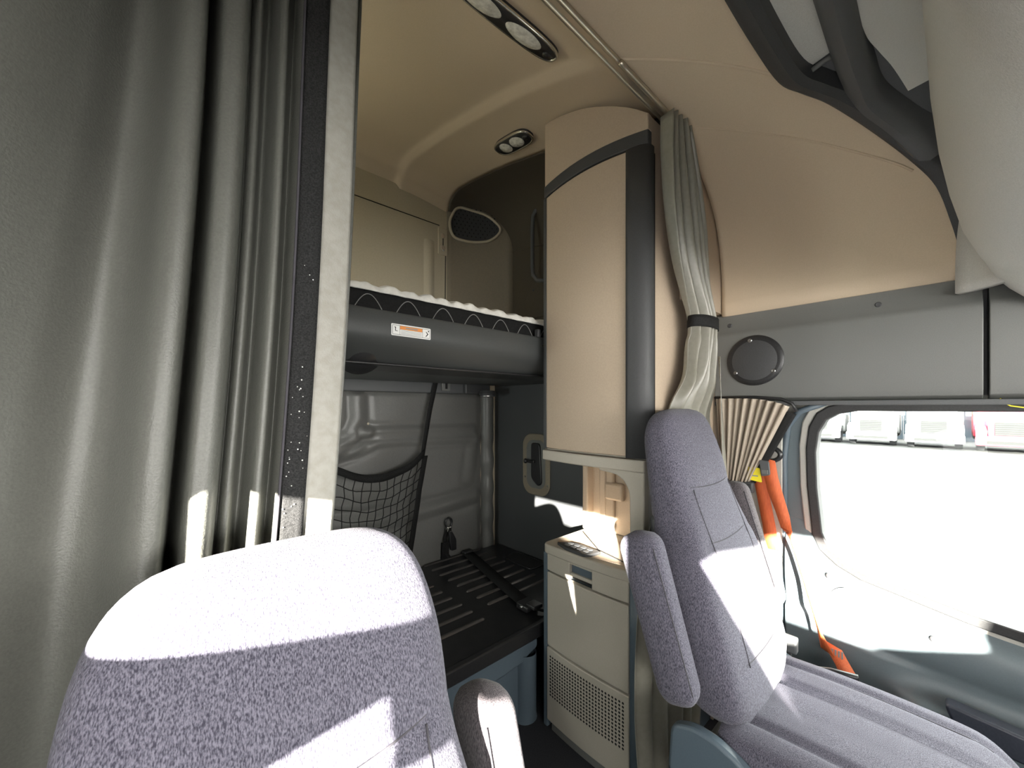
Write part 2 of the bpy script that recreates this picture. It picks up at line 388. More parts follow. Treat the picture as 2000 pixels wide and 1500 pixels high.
# ---- driver's door with its window
WIN = [(-0.75, 1.197), (0.19, 1.197), (0.238, 1.187), (0.268, 1.165), (0.288, 1.122), (0.296, 1.052), (0.293, 0.93), (0.279, 0.777), (0.262, 0.733),
       (0.217, 0.694), (0.16, 0.667), (0.08, 0.651), (0.011, 0.636), (-0.053, 0.623), (-0.14, 0.613), (-0.40, 0.60), (-0.75, 0.62)]
def scale_poly(p, d):
    cx, cy = -0.23, 0.91
    return [(cx + (a - cx) * (1 + d / 0.5), cy + (b - cy) * (1 + d / 0.29)) for a, b in p]
door_outer = [(-1.10, 0.02), (0.372, 0.02), (0.368, 0.80), (0.372, 1.03), (0.36, 1.14), (0.325, 1.19), (0.26, 1.215), (-1.10, 1.215)]
door = structure(holed('door_1', door_outer, [scale_poly(WIN, 0.012)], 'yz', 1.665, 'door', thick=0.03))
def frame_loft(name, d0, d1, x0, x1, m, parent):
    a = scale_poly(WIN, d0); b = scale_poly(WIN, d1); n = len(a); v = []; f = []
    for lp, x in ((a, x0), (a, x1), (b, x1), (b, x0)):
        v += [(x, p[0], p[1]) for p in lp]
    for k in range(4):
        for i in range(n):
            f.append((k * n + i, k * n + (i + 1) % n, ((k + 1) % 4) * n + (i + 1) % n, ((k + 1) % 4) * n + i))
    return bevel(obj(name, v, f, m, parent, True), 0.004)
frame_loft('window_gasket', -0.010, 0.017, 1.635, 1.69, 'rubber', door)
frame_loft('frame_lip', 0.0175, 0.036, 1.640, 1.668, 'pillar', door)
w1 = structure(prism('window_1', WIN, 'yz', 1.672, 1.676, 'glass', bev=0))
# moulded inner panel below the sill
DP = [(0.705, 1.652), (0.675, 1.640), (0.64, 1.612), (0.60, 1.602), (0.545, 1.602), (0.505, 1.612), (0.49, 1.618), (0.44, 1.615), (0.405, 1.59), (0.385, 1.545), (0.365, 1.530), (0.33, 1.530), (0.305, 1.55), (0.28, 1.595), (0.20, 1.605), (0.03, 1.605)]
def sill_z(y): return sinterp([(-1.1, 0.62), (-0.4, 0.596), (-0.14, 0.608), (0.011, 0.630), (0.08, 0.645), (0.16, 0.66), (0.217, 0.685), (0.25, 0.712), (0.28, 0.76), (0.30, 0.80), (0.37, 0.82)], y)
def panel_fn(u, v):
    y = 0.366 - 1.44 * u ** 1.3
    z = 0.705 - 0.675 * v; x = sinterp(sorted(DP), z)
    arm = sstep(0.16, 0.02, y) if False else 1 - sstep(0.0, 0.14, y)
    x = 1.605 + (x - 1.605) * arm if z < 0.47 else x
    zz = z + (sill_z(y) - 0.70) * sstep(0.30, 0.70, z)
    return (x, y, zz)
grid('inner_panel', panel_fn, 70, 60, 'door', door, thick=0.01, off=1)
for (y, z) in ((0.20, 0.592), (0.016, 0.552), (0.245, 0.655)):
    screw((1.601, y, z), (-1, 0, 0), door, 0.009, 'grey_dark')
lathe('round_cover', [(0.045, 0), (0.045, 0.002), (0.040, 0.004)], (1.602, 0.20, 0.585), (-1, 0, 0), 'door', door, 28)
pl = prism('pull_handle', rpoly([(0.00, 0.43), (-0.34, 0.395), (-0.34, 0.335), (-0.08, 0.355), (-0.02, 0.375)], 0.02), 'yz', 1.515, 1.56, 'pull', door, 0.006)

# B-pillar behind the door and lower wall
bpil = structure(prism('wall_right_front', rpoly([(0.376, 0.0), (0.60, 0.0), (0.60, 1.224), (0.376, 1.224)], 0.005), 'yz', 1.615, 1.66, 'pillar', bev=0.01))
prism('pillar_corner', [(0.60, 0.0), (0.335, 0.0), (0.335, 1.0), (0.33, 1.10), (0.295, 1.195), (0.2, 1.212), (0.2, 1.24), (0.60, 1.24)], 'yz', 1.683, 1.70, 'pillar', bpil, 0)
tube('door_seal', [(1.628, 0.374, z) for z in (0.02, 0.3, 0.6, 0.85, 1.03)] + [(1.628, 0.364, 1.13), (1.628, 0.33, 1.185), (1.628, 0.26, 1.214)], 0.011, 'grey_blue', bpil, 8)

# passenger side: unseen wall, its openings shaped to cast the sun patches, windscreen wall and dash
PW1 = [(-0.55, 1.20), (-0.63, 1.235), (-0.93, 1.275), (-1.07, 1.314), (-1.45, 1.325), (-1.53, 1.25), (-1.50, 1.12), (-1.39, 1.075), (-1.25, 1.01), (-1.0, 1.01), (-0.88, 0.975), (-0.80, 0.90), (-0.63, 1.10)]
PW2 = [(-0.37, 1.235), (0.25, 1.235), (0.275, 1.21), (0.275, 1.10), (0.10, 1.113), (-0.03, 1.125), (-0.25, 1.105), (-0.37, 1.105)]
PW3 = rpoly([(0.06, 1.02), (-0.045, 1.07), (-0.06, 1.0), (-0.175, 1.012), (-0.19, 0.90), (-0.15, 0.82), (-0.01, 0.80), (0.0, 0.955), (0.035, 0.99)], 0.008)
wl = structure(holed('wall_left', [(-1.62, 0.0), (0.62, 0.0), (0.62, 2.18), (-1.62, 2.18)], [PW1, PW2, PW3], 'yz', -0.43, 'grey_mid', thick=0.04))
WS = [(-0.36, 0.93), (1.58, 0.93), (1.58, 1.43), (-0.36, 1.43)]
wf = structure(holed('wall_front', [(-0.46, 0.0), (1.70, 0.0), (1.70, 2.18), (-0.46, 2.18)], [WS], 'xz', -1.60, 'grey_mid', thick=0.04))
structure(box('wall_right_outer', (1.662, 1.70), (-1.62, 0.62), (1.216, 2.18), 'grey_dark', bev=0))
structure(box('wall_right_lower', (1.685, 1.70), (-1.62, -1.10), (0.0, 1.22), 'grey_dark', bev=0))
structure(box('wall_right_post', (1.572, 1.70), (0.590, 0.622), (0.0, 2.18), 'tan_plastic', bev=0))
structure(box('wall_bulkhead', (1.28, 1.66), (0.569, 0.586), (1.557, 2.10), 'tan_plastic', bev=0))
structure(box('ceiling_outer', (-0.46, 1.70), (-1.62, 0.60), (2.16, 2.19), 'grey_dark', bev=0))
dash = thing('dashboard', 'charcoal dashboard below the windscreen', 'dashboard', (0.6, -1.4, 0))
prism('dash_body', rpoly([(-1.57, 0.0), (-1.57, 0.90), (-1.40, 0.92), (-1.15, 0.86), (-1.05, 0.74), (-1.10, 0.45), (-1.20, 0.0)], 0.05), 'yz', -0.40, 1.60, 'grey_dark', dash, 0.01)
box('light_block_hood', (0.80, 1.56), (-1.30, -1.0), (0.80, 1.10), 'grey_dark', dash, 0.03)  # unseen hood, added to keep windscreen light off the driver seat
# ================================================================== sleeper: lower rear wall padding
def seg_d(p, a, b):
    px, pz = p; ax_, az = a; bx_, bz = b
    dx, dz = bx_ - ax_, bz - az; t = max(0, min(1, ((px - ax_) * dx + (pz - az) * dz) / (dx * dx + dz * dz)))
    return math.hypot(px - ax_ - t * dx, pz - az - t * dz)
def poly_d(p, pl): return min(seg_d(p, pl[i], pl[i + 1]) for i in range(len(pl) - 1))
R1 = [(0.742, 1.075), (1.395, 1.068)]
R2 = [(0.60, 0.965), (0.70, 0.985), (0.80, 1.025), (0.86, 1.028), (1.43, 1.014)]
R3 = [(0.705, 1.30), (0.71, 1.138), (0.681, 1.066), (0.599, 1.010), (0.50, 0.995)]
R4 = [(0.742, 1.075), (0.69, 1.02), (0.60, 0.98)]
R5 = [(0.45, 0.66), (0.97, 0.625), (1.42, 0.665)]
R6 = [(1.43, 1.014), (1.39, 0.95), (1.36, 0.78)]
def pad_fn(u, v):
    x = XL + 0.02 + (1.455 - XL - 0.02) * u; z = 0.33 + (1.275 - 0.33) * v
    h = 0.012
    for pl_, w, a in ((R1, 0.022, 0.012), (R2, 0.022, 0.010), (R3, 0.03, 0.014), (R4, 0.03, 0.010), (R5, 0.03, 0.012), (R6, 0.03, 0.006)):
        d = poly_d((x, z), pl_); h += a * math.exp(-(d / w) ** 2) - 0.5 * a * math.exp(-((d - w * 1.7) / (w * 0.5)) ** 2)
    h += 0.02 * sstep(0.68, 0.40, z) if False else 0.022 * (1 - sstep(0.40, 0.66, z))
    h += 0.0025 * math.sin(7 * x + 3 * z) + 0.0015 * math.sin(23 * x - 11 * z)
    e = min(u * 2.2, (1 - u) * 1.8); h *= sstep(0, 0.05, e) * sstep(0, 0.02, 1 - v) * 0.9 + 0.1
    return (x, YB - h, z)
pad = thing('padded_panel', 'grey padded vinyl panel covering the rear wall below the upper bunk', 'panel', (0.6, YB - 0.02, 0.33))
grid('padding', pad_fn, 190, 110, 'vinyl', pad)
def roll_fn(u, v):
    a = math.pi * (1 - u); r = 0.043
    z = 0.33 + 0.95 * v; w = 0.003 * math.sin(38 * z) * (1 if v < 0.7 else 0.3)
    return (1.50 + (r + w) * math.cos(a), YB - (0.048 + w * 1.5) * math.sin(a), z)
grid('bolster_roll', roll_fn, 14, 70, 'vinyl', pad)
hd = structure(box('trim_4', (XL, 1.47), (YB - 0.05, YB), (1.275, 1.43), 'grey_mid', bev=0.006))
# vent grille in the header strip, a row of slim slots
for i in range(16):
    box('vent_slot', (0.645 + i * 0.018, 0.654 + i * 0.018), (YB - 0.0515, YB - 0.048), (1.335, 1.365), 'gap', hd, 0)
box('strap_anchor', (1.145, 1.20), (YB - 0.062, YB - 0.048), (1.29, 1.40), 'grey', hd, 0.004)
box('anchor_slot', (1.165, 1.18), (YB - 0.064, YB - 0.060), (1.30, 1.39), 'gap', hd, 0.002)
box('end_bracket', (1.29, 1.47), (YB - 0.08, YB - 0.045), (1.275, 1.42), 'grey_dark', hd, 0.008)

# round grab light at the end of the header strip
rl = thing('reading_lamp', 'small round reading lamp in the corner under the upper bunk', 'lamp', (1.42, YB - 0.11, 1.27))
lathe('housing', [(0.045, 0), (0.05, 0.012), (0.042, 0.03)], (1.42, YB - 0.115, 1.265), (0, 0, 1), 'grey_dark', rl, 24)
lathe('rim', [(0.040, -0.003), (0.045, 0.0), (0.045, 0.004)], (1.42, YB - 0.115, 1.262), (0, 0, 1), 'steel', rl, 24)

# ---- latch plate and small hardware on the rear wall
lt = thing('latch_plate', 'tan slotted latch plate on the rear wall seam', 'latch', (1.185, YB, 2.06))
prism('plate', rrect(1.155, 1.213, 2.06, 2.21, 0.004), 'xz', YB - 0.008, YB, 'tan_wall', lt, 0.002)
for z in (2.168, 2.098):
    lathe('screw_head', [(0.014, 0), (0.013, 0.004), (0.006, 0.005)], (1.184, YB - 0.008, z), (0, -1, 0), 'tan_plastic', lt, 16)
box('slot', (1.1815, 1.1865), (YB - 0.0095, YB - 0.007), (2.112, 2.152), 'gap', lt, 0)
lathe('bolt', [(0.006, 0), (0.006, 0.003), (0.003, 0.005)], (1.184, YB - 0.012, 2.083), (0, -1, 0), 'steel', lt, 10)
hk = thing('coat_pin', 'tiny chrome pin on the rear wall above the mattress', 'pin', (1.2, YB, 1.70))
lathe('pin_stem', [(0.004, 0), (0.004, 0.012)], (1.2, YB, 1.705), (0, -1, 0), 'chrome', hk, 10)
lathe('pin_head', [(0.007, 0.012), (0.007, 0.016), (0.003, 0.018)], (1.2, YB, 1.705), (0, -1, 0), 'chrome', hk, 10)

# ---- rounded sleeper speaker on the bevelled corner
sg = thing('sleeper_speaker', 'dark rounded speaker grille in the upper rear corner of the sleeper', 'speaker', (1.36, 1.86, 2.18))
def cz(x):
    u = (x - 1.215) / (1.572 - 1.215); u = max(0, u); return 1.898 - 0.17 * (u ** 1.6)
GP = rpoly([(1.275, 2.365), (1.44, 2.34), (1.52, 2.26), (1.46, 2.185), (1.36, 2.165), (1.245, 2.175), (1.222, 2.26)], 0.045, 6)
def on_corner(name, poly, h0, h1, m, parent):
    n = len(poly); cx = sum(p[0] for p in poly) / n; czz = sum(p[1] for p in poly) / n
    v = [(x, cz(x) - h0, z) for x, z in poly]; R = 6
    for r in range(R):
        k = 1 - r / R
        v += [(cx + (x - cx) * k, cz(cx + (x - cx) * k) - h1, czz + (z - czz) * k) for x, z in poly]
    v.append((cx, cz(cx) - h1, czz))
    f = [(r * n + i, r * n + (i + 1) % n, (r + 1) * n + (i + 1) % n, (r + 1) * n + i) for r in range(R) for i in range(n)] + [(R * n + i, R * n + (i + 1) % n, (R + 1) * n) for i in range(n)]
    return obj(name, v, f, m, parent, False)
on_corner('grille_cloth', GP, -0.004, 0.006, 'grey_dark', sg)
tube('grille_rim', [(x, cz(x) - 0.006, z) for x, z in GP], 0.008, 'tan_wall', sg, 8, True)
rows = []
for r in range(9):
    for c in range(11):
        x = 1.26 + c * 0.024 + (r % 2) * 0.012; z = 2.20 + r * 0.02
        rows.append((x, z))
v = []; f = []
for x, z in rows:
    if x > 1.5 or (z > 2.34 and x > 1.49) or (z < 2.21 and x > 1.44): continue
    y = cz(x) - 0.0068; b = len(v); r = 0.004
    v += [(x - r, y, z - r), (x + r, y, z - r), (x + r, y, z + r), (x - r, y, z + r)]; f.append((b, b + 1, b + 2, b + 3))
o = obj('perforation', v, f, 'gap', sg); o['kind'] = 'stuff'

# ---- grab handle on the right wall behind the wardrobe
gh = thing('grab_handle', 'dark tubular grab handle on the sleeper side wall behind the wardrobe', 'handle', (1.54, 1.45, 1.88))
pts = [(1.56, 1.34, 2.275), (1.53, 1.42, 2.285), (1.51, 1.47, 2.275), (1.505, 1.495, 2.24), (1.505, 1.50, 2.18), (1.505, 1.50, 1.97), (1.505, 1.495, 1.92), (1.51, 1.47, 1.885), (1.53, 1.42, 1.875), (1.56, 1.34, 1.885)]
tube('bar', pts, 0.011, 'grey_mid', gh, 10)
for z in (2.275, 1.885): lathe('flange', [(0.026, 0), (0.026, 0.006), (0.018, 0.012)], (XR - 0.001, 1.335, z), (-1, 0, 0), 'grey_mid', gh, 18)
pc = thing('access_cover', 'tan access cover on the upper side wall behind the grab handle', 'cover', (XR, 1.42, 1.9))
prism('cover_plate', rpoly([(1.30, 1.70), (1.58, 1.70), (1.62, 1.80), (1.56, 1.90), (1.48, 2.02), (1.30, 2.03)], 0.02), 'yz', XR - 0.006, XR, 'wall_shaded', pc, 0.002)
for y, z in ((1.55, 1.86), (1.40, 2.0)): screw((XR - 0.006, y, z), (-1, 0, 0), pc, 0.006)

# ================================================================== upper bunk
ub = thing('upper_bunk', 'charcoal moulded upper bunk shelf spanning the sleeper', 'bunk', (0.6, 1.45, 1.33))
FP = [(1.052, 1.473), (1.045, 1.462), (1.045, 1.41), (1.050, 1.39), (1.065, 1.375), (1.11, 1.335), (1.13, 1.327), (1.79, 1.327), (1.79, 1.345), (1.14, 1.345), (1.09, 1.40), (1.085, 1.465), (1.078, 1.473)]
prism('front_rail', FP, 'yz', XL + 0.005, XR - 0.012, 'grey_rail', ub, 0.004)
box('deck', (XL + 0.01, XR - 0.015), (1.086, 1.88), (1.40, 1.42), 'black', ub, 0.002)
box('end_hinge', (1.135, 1.20), (1.035, 1.085), (1.385, 1.46), 'black', ub, 0.004)
for x, z in ((1.118, 1.448), (1.108, 1.438), (1.127, 1.434)): lathe('bolt', [(0.006, 0), (0.006, 0.004), (0.003, 0.006)], (x, 1.046, z), (0, -1, 0), 'chrome', ub, 10)
box('end_stop', (1.075, 1.09), (1.04, 1.06), (1.47, 1.50), 'grey_dark', ub, 0.003)
box('underside_tray', (XL + 0.01, 1.30), (1.10, 1.30), (1.322, 1.33), 'black', ub, 0.003)
lathe('dome_latch', [(0.062, 0), (0.06, 0.006), (0.035, 0.02), (0.012, 0.026)], (0.43, 1.125, 1.345), (0, -0.75, -0.66), 'black', ub, 24)
# warning sticker on the rail
ws = thing('warning_sticker', 'white and orange warning sticker on the upper bunk rail', 'sticker', (0.547, 1.045, 1.405))
yS = 1.0445
prism('sticker_base', rrect(0.484, 0.610, 1.404, 1.4375, 0.003), 'xz', yS, yS + 0.001, 'white', ws, 0)
prism('border_line', rrect(0.487, 0.607, 1.407, 1.4345, 0.002), 'xz', yS - 0.0003, yS, 'label_grey', ws, 0)
prism('pictogram_field', rrect(0.4885, 0.509, 1.4085, 1.433, 0.001), 'xz', yS - 0.0006, yS - 0.0002, 'white', ws, 0)
prism('orange_header', rrect(0.5105, 0.5815, 1.4235, 1.433, 0.001), 'xz', yS - 0.0006, yS - 0.0002, 'label_orange', ws, 0)
prism('text_field', rrect(0.5105, 0.5815, 1.4085, 1.4228, 0.001), 'xz', yS - 0.0006, yS - 0.0002, 'white', ws, 0)
prism('pictogram_field', rrect(0.583, 0.6055, 1.4085, 1.433, 0.001), 'xz', yS - 0.0006, yS - 0.0002, 'white', ws, 0)
for z in (1.4195, 1.4155, 1.4115): box('text_line', (0.513, 0.579), (yS - 0.0009, yS - 0.0005), (z - 0.0006, z + 0.0006), 'label_grey', ws, 0)
box('header_text', (0.528, 0.566), (yS - 0.0009, yS - 0.0005), (1.4265, 1.4300), 'label_grey', ws, 0)
prism('arrow_mark', [(0.592, 1.4118), (0.598, 1.4195), (0.593, 1.4265), (0.5955, 1.4265), (0.602, 1.4195), (0.595, 1.4118)], 'xz', yS - 0.0009, yS - 0.0005, 'gap', ws, 0)
prism('figure_mark', [(0.493, 1.430), (0.498, 1.428), (0.497, 1.419), (0.503, 1.418), (0.503, 1.4165), (0.495, 1.4175), (0.4955, 1.425)], 'xz', yS - 0.0009, yS - 0.0005, 'gap', ws, 0)
lathe('figure_head', [(0.0022, 0), (0.002, 0.0003)], (0.6025, yS - 0.0005, 1.4285), (0, -1, 0), 'gap', ws, 10)

# mattress
mt = thing('upper_mattress', 'white quilted mattress with black sides on the upper bunk', 'mattress', (0.6, 1.45, 1.42))
prism('black_side', rrect(1.082, 1.84, 1.421, 1.532, 0.012), 'yz', XL + 0.02, 1.18, 'mattress_black', mt, 0.004)
def quilt_fn(u, v):
    x = XL + 0.02 + (1.18 - XL - 0.02) * u
    a = v * math.pi
    # rounded white top: front edge, top, back edge
    y = 1.46 - 0.386 * math.cos(a) * (1 + 0.0 * v); k = math.sin(a) ** 0.35 if 0 < v < 1 else 0
    puff = 0.006 * math.sin(x * 95 + 2.2 * math.sin(x * 9)) + 0.004 * math.sin(x * 47 + 20 * y) + 0.002 * math.sin(x * 210)
    z = 1.531 + (0.030 + puff) * k
    y -= 0.004 * math.sin(x * 95 + 2.2 * math.sin(x * 9) + 14 * v) * (1 - k * 0.5) if 0.02 < v < 0.5 else 0
    return (x, y, z)
grid('quilted_top', quilt_fn, 260, 36, 'mattress_white', mt)
tube('piping', [(XL + 0.02 + 1.53 * i / 60, 1.079, 1.531 + 0.0006 * math.sin(i * 2.1)) for i in range(61)], 0.0035, 'mattress_white', mt, 6)
for k in range(9):
    cx = 0.19 + k * 0.122; pts = []
    for i in range(17):
        t = i / 16 * 2 - 1; pts.append((cx + 0.041 * t * (1 - 0.25 * (1 - abs(t))), 1.0805, 1.475 + 0.043 * (1 - abs(t) ** 2.2)))
    tube('stitch_loop', pts, 0.0013, 'thread', mt, 5)

# ================================================================== lower bunk platform
lp = thing('lower_bunk_platform', 'glossy black ribbed sheet metal bunk platform in the sleeper', 'platform', (0.6, 1.46, 0.33))
box('tray', (XL + 0.005, XR - 0.01), (1.055, YB - 0.05), (0.318, 0.355), 'black_metal', lp, 0.006)
box('front_lip', (XL + 0.005, 1.30), (1.048, 1.075), (0.305, 0.358), 'black', lp, 0.006)
rib0 = None
def rib(x0, x1, y):
    v = []; f = []; n = 8
    prof = [(-0.010, 0.354), (-0.006, 0.3605), (0.0, 0.3625), (0.006, 0.3605), (0.010, 0.354)]
    for j, x in enumerate((x0, x0 + 0.008, x1 - 0.008, x1)):
        k = 0.15 if j in (0, 3) else 1
        for dy, z in prof: v.append((x, y + dy * (0.5 + 0.5 * k), 0.354 + (z - 0.354) * k))
    for j in range(3):
        for i in range(4): f.append((j * 5 + i, j * 5 + i + 1, j * 5 + i + 6, j * 5 + i + 5))
    f += [(0, 1, 2, 3, 4), (19, 18, 17, 16, 15)]
    return obj('rib', v, f, 'rib', lp, True)
for k in range(8):
    y = 1.842 - 0.0768 * k
    rib(1.037, 1.405, y)
    rib(0.50, 0.96, y)
rib(0.50, 0.96, 1.842 - 0.0768 * 8)
prism('cut_out', rrect(1.43, 1.545, 1.43, 1.66, 0.03), 'xy', 0.3545, 0.3565, 'gap', lp, 0)
tube('cut_out_rim', [(x, y, 0.356) for x, y in rrect(1.428, 1.547, 1.428, 1.662, 0.03)], 0.004, 'black_metal', lp, 6, True)

bs = thing('bunk_locker', 'blue-grey plastic locker front below the bunk platform', 'locker', (0.6, 1.09, 0))
prism('front_panel', [(XL + 0.01, 0.0), (1.10, 0.0), (1.10, 0.304), (XL + 0.01, 0.304)], 'xz', 1.085, 1.11, 'grey_blue', bs, 0.004)
prism('upper_rail', rpoly([(XL + 0.01, 0.303), (1.095, 0.303), (1.095, 0.262), (1.06, 0.255), (1.02, 0.235), (0.92, 0.225), (XL + 0.01, 0.225)], 0.015), 'xz', 1.062, 1.09, 'grey_blue', bs, 0.006)
def post_fn(u, v):
    a = math.pi * (u * 1.1 - 0.05)
    r = 0.042 + 0.006 * sstep(0.10, 0.0, v)
    return (1.052 - r * math.cos(a), 1.088 - 0.045 * math.sin(a), 0.0 + 0.255 * v)
grid('corner_post', post_fn, 14, 12, 'grey_blue', bs)

# strap over the platform with ratchet buckles
st = thing('bunk_strap', 'black ratchet strap lying across the ribbed bunk platform', 'strap', (1.24, 1.5, 0.365))
sp = [(1.305, 1.835, 0.368), (1.29, 1.76, 0.3665), (1.25, 1.60, 0.3665), (1.205, 1.42, 0.3665), (1.165, 1.25, 0.3665), (1.148, 1.17, 0.3665)]
ribbon('webbing', sp, [(0.032, -0.006, 0)] * 6, 0.003, 'strap', st)
box('buckle', (1.105, 1.175), (1.135, 1.20), (0.358, 0.384), 'black', st, 0.006)
box('buckle_lever', (1.115, 1.165), (1.10, 1.15), (0.378, 0.394), 'black_metal', st, 0.004)
tube('buckle_pin', [(1.10, 1.165, 0.376), (1.18, 1.165, 0.376)], 0.005, 'steel', st, 8)
box('end_fitting', (1.275, 1.335), (1.805, 1.845), (0.36, 0.38), 'black', st, 0.005)
tube('end_hook', [(1.14, 1.13, 0.372), (1.155, 1.10, 0.37), (1.175, 1.078, 0.365), (1.19, 1.07, 0.36)], 0.006, 'black', st, 8)
# upright buckle on the rear wall
bk = thing('anchor_buckle', 'black seat buckle clipped to a ring on the padded rear wall', 'buckle', (1.19, 1.84, 0.36))
ring = [(1.192 + 0.021 * math.cos(a), 1.845, 0.556 + 0.027 * math.sin(a)) for a in [2 * math.pi * i / 20 for i in range(20)]]
tube('ring', ring, 0.0055, 'black_metal', bk, 8, True)
box('clasp', (1.178, 1.206), (1.832, 1.852), (0.505, 0.537), 'chrome', bk, 0.005)
prism('tongue', rpoly([(1.183, 0.51), (1.205, 0.51), (1.232, 0.46), (1.234, 0.40), (1.200, 0.40), (1.190, 0.45)], 0.008), 'xz', 1.826, 1.842, 'black', bk, 0.004)
box('strap_tail', (1.145, 1.19), (1.838, 1.846), (0.36, 0.455), 'strap', bk, 0.001)
ribbon('webbing', [(1.185, 1.848, 0.52), (1.17, 1.846, 0.47), (1.167, 1.842, 0.40), (1.18, 1.82, 0.37)], [(0.012, 0, 0)] * 4, 0.003, 'strap', bk)

# ---- cargo net
cn = thing('cargo_net', 'black cargo net hanging from a strap in front of the padded rear wall', 'net', (0.75, 1.78, 0.36))
TOP = [(0.20, 1.0), (0.40, 0.985), (0.50, 0.965), (0.578, 0.935), (0.652, 0.900), (0.723, 0.880), (0.823, 0.884), (0.931, 0.920), (1.012, 0.978)]
RED = [(0.40, 0.905), (0.466, 0.926), (0.617, 0.945), (0.794, 0.974), (0.978, 1.012)]
def net_pt(u, v):
    """u 0..1 left-right, v 0 bottom .. 1 top"""
    xr = interp([(0, 0.905), (0.3, 0.935), (0.7, 0.965), (1, 1.012)], v)
    x = 0.25 + (xr - 0.25) * u
    zt = sinterp(TOP, 0.25 + (1.012 - 0.25) * u) - 0.03
    z = 0.375 + (zt - 0.375) * v
    y = 1.80 - 0.045 * math.sin(math.pi * min(1, v * 0.9)) * (0.4 + 0.6 * math.sin(math.pi * u)) + 0.004 * math.sin(30 * u + 9 * v)
    return (x, y, z)
for i in range(20):
    u = i / 19.0
    tube('cord', [net_pt(min(1, max(0, u + 0.006 * math.sin(j * 2.4 + i))), j / 12) for j in range(13)], 0.0022, 'strap', cn, 5)
for j in range(11):
    v_ = j / 11.0
    tube('cord', [net_pt(i / 24, min(1, max(0, v_ + 0.008 * math.sin(i * 1.3 + j * 2)))) for i in range(25)], 0.0022, 'strap', cn, 5)
def band_fn(u, v):
    p = net_pt(u, 1.0); return (p[0], p[1] - 0.002, p[2] + 0.036 * (v - 0.1))
grid('top_hem', band_fn, 40, 2, 'strap', cn, thick=0.004)
def side_fn(u, v):
    p = net_pt(1.0, v); return (p[0] + 0.028 * (u - 0.2), p[1], p[2])
grid('side_hem', side_fn, 2, 24, 'strap', cn, thick=0.004)
ribbon('hanging_strap', [(1.005, 1.803, 0.94), (1.022, 1.81, 1.02), (1.062, 1.825, 1.187), (1.10, 1.835, 1.32), (1.115, 1.838, 1.40)], [(0.011, 0, 0), (0.012, 0, 0), (0.013, 0, 0), (0.014, 0, 0), (0.016, 0, 0)], 0.003, 'strap', cn)
box('strap_buckle', (1.095, 1.137), (1.825, 1.842), (1.33, 1.39), 'black', cn, 0.004)

# ---- recessed pull in the dark side wall
rp = thing('recessed_pull', 'putty framed recessed latch in the dark side wall', 'latch', (XR, 1.53, 0.71))
prism('bezel', rrect(1.425, 1.635, 0.705, 1.05, 0.07, 8), 'yz', XR - 0.010, XR, 'tan_deep', rp, 0.006)
prism('pocket', rrect(1.455, 1.60, 0.745, 1.015, 0.05, 8), 'yz', XR - 0.0115, XR - 0.009, 'grey', rp, 0.0005)
prism('lever', rpoly([(1.50, 0.76), (1.555, 0.80), (1.555, 1.0), (1.49, 1.0), (1.475, 0.78)], 0.02), 'yz', XR - 0.022, XR - 0.011, 'black', rp, 0.004)
box('latch_knob', (XR - 0.036, XR - 0.018), (1.52, 1.59), (0.885, 0.905), 'black_metal', rp, 0.004)
lathe('knob_head', [(0.013, 0), (0.015, 0.01), (0.009, 0.016)], (XR - 0.03, 1.58, 0.895), (-0.6, 0.8, 0), 'black', rp, 16)
for y, z in ((1.615, 0.80), (1.44, 0.77)): screw((XR - 0.010, y, z), (-1, 0, 0), rp, 0.005, 'steel')

# ================================================================== wardrobe (upper cabinet)
CF = 1.08
Y0, Y1 = 0.588, 1.008
def bow(y): return CF - 0.022 * (1 - ((y - 0.80) / 0.22) ** 2)
def bowed(name, ya, yb, zb, zt, proud, depth, m, parent, n=12, bev=0.003):
    v = []; f = []
    for i in range(n + 1):
        y = ya + (yb - ya) * i / n; x = bow(y) - proud
        b = zb(y) if callable(zb) else zb; t = zt(y) if callable(zt) else zt
        v += [(x, y, b), (x, y, t), (x + depth, y, t), (x + depth, y, b)]
    for i in range(n):
        for k in range(4): f.append((4 * i + k, 4 * i + (k + 1) % 4, 4 * i + 4 + (k + 1) % 4, 4 * i + 4 + k))
    f += [(0, 1, 2, 3), (4 * n + 3, 4 * n + 2, 4 * n + 1, 4 * n)]
    return bevel(obj(name, v, f, m, parent), bev)
wd = thing('wardrobe', 'tall tan wardrobe with charcoal trim standing behind the driver seat', 'wardrobe', (1.3, 0.8, 1.0))
ctop = lambda y: min(roof_z(CF, y) - 0.012, sinterp([(0.588, 2.078), (0.65, 2.125), (0.72, 2.165), (0.85, 2.225), (0.93, 2.25), (1.01, 2.268)], y))
def shell():
    n = 14; v = []; f = []
    for i in range(n + 1):
        y = Y0 + (Y1 - Y0) * i / n; x = bow(y) + 0.018; t = ctop(y) - 0.004; x2 = XR - 0.004
        xm = 1.36; v += [(x, y, 1.045), (x, y, t), (xm, y, min(t, roof_z(xm, y) - 0.02)), (x2, y, min(t, roof_z(x2, y) - 0.03)), (x2, y, 1.045)]
    for i in range(n):
        for k in range(5): f.append((5 * i + k, 5 * i + (k + 1) % 5, 5 * i + 5 + (k + 1) % 5, 5 * i + 5 + k))
    f += [(0, 1, 2, 3, 4), (5 * n + 4, 5 * n + 3, 5 * n + 2, 5 * n + 1, 5 * n)]
    return obj('carcass', v, f, 'tan_plastic', wd)
shell()
bowed('header_panel', Y0, Y1, 2.03, ctop, 0.0, 0.02, 'tan_plastic', wd)
bowed('dark_band', Y0 - 0.002, Y1, lambda y: 1.985 + 0.012 * (1 - ((y - .8) / .21) ** 2), lambda y: 2.028 + 0.012 * (1 - ((y - .8) / .21) ** 2), 0.004, 0.022, 'grey_dark', wd)
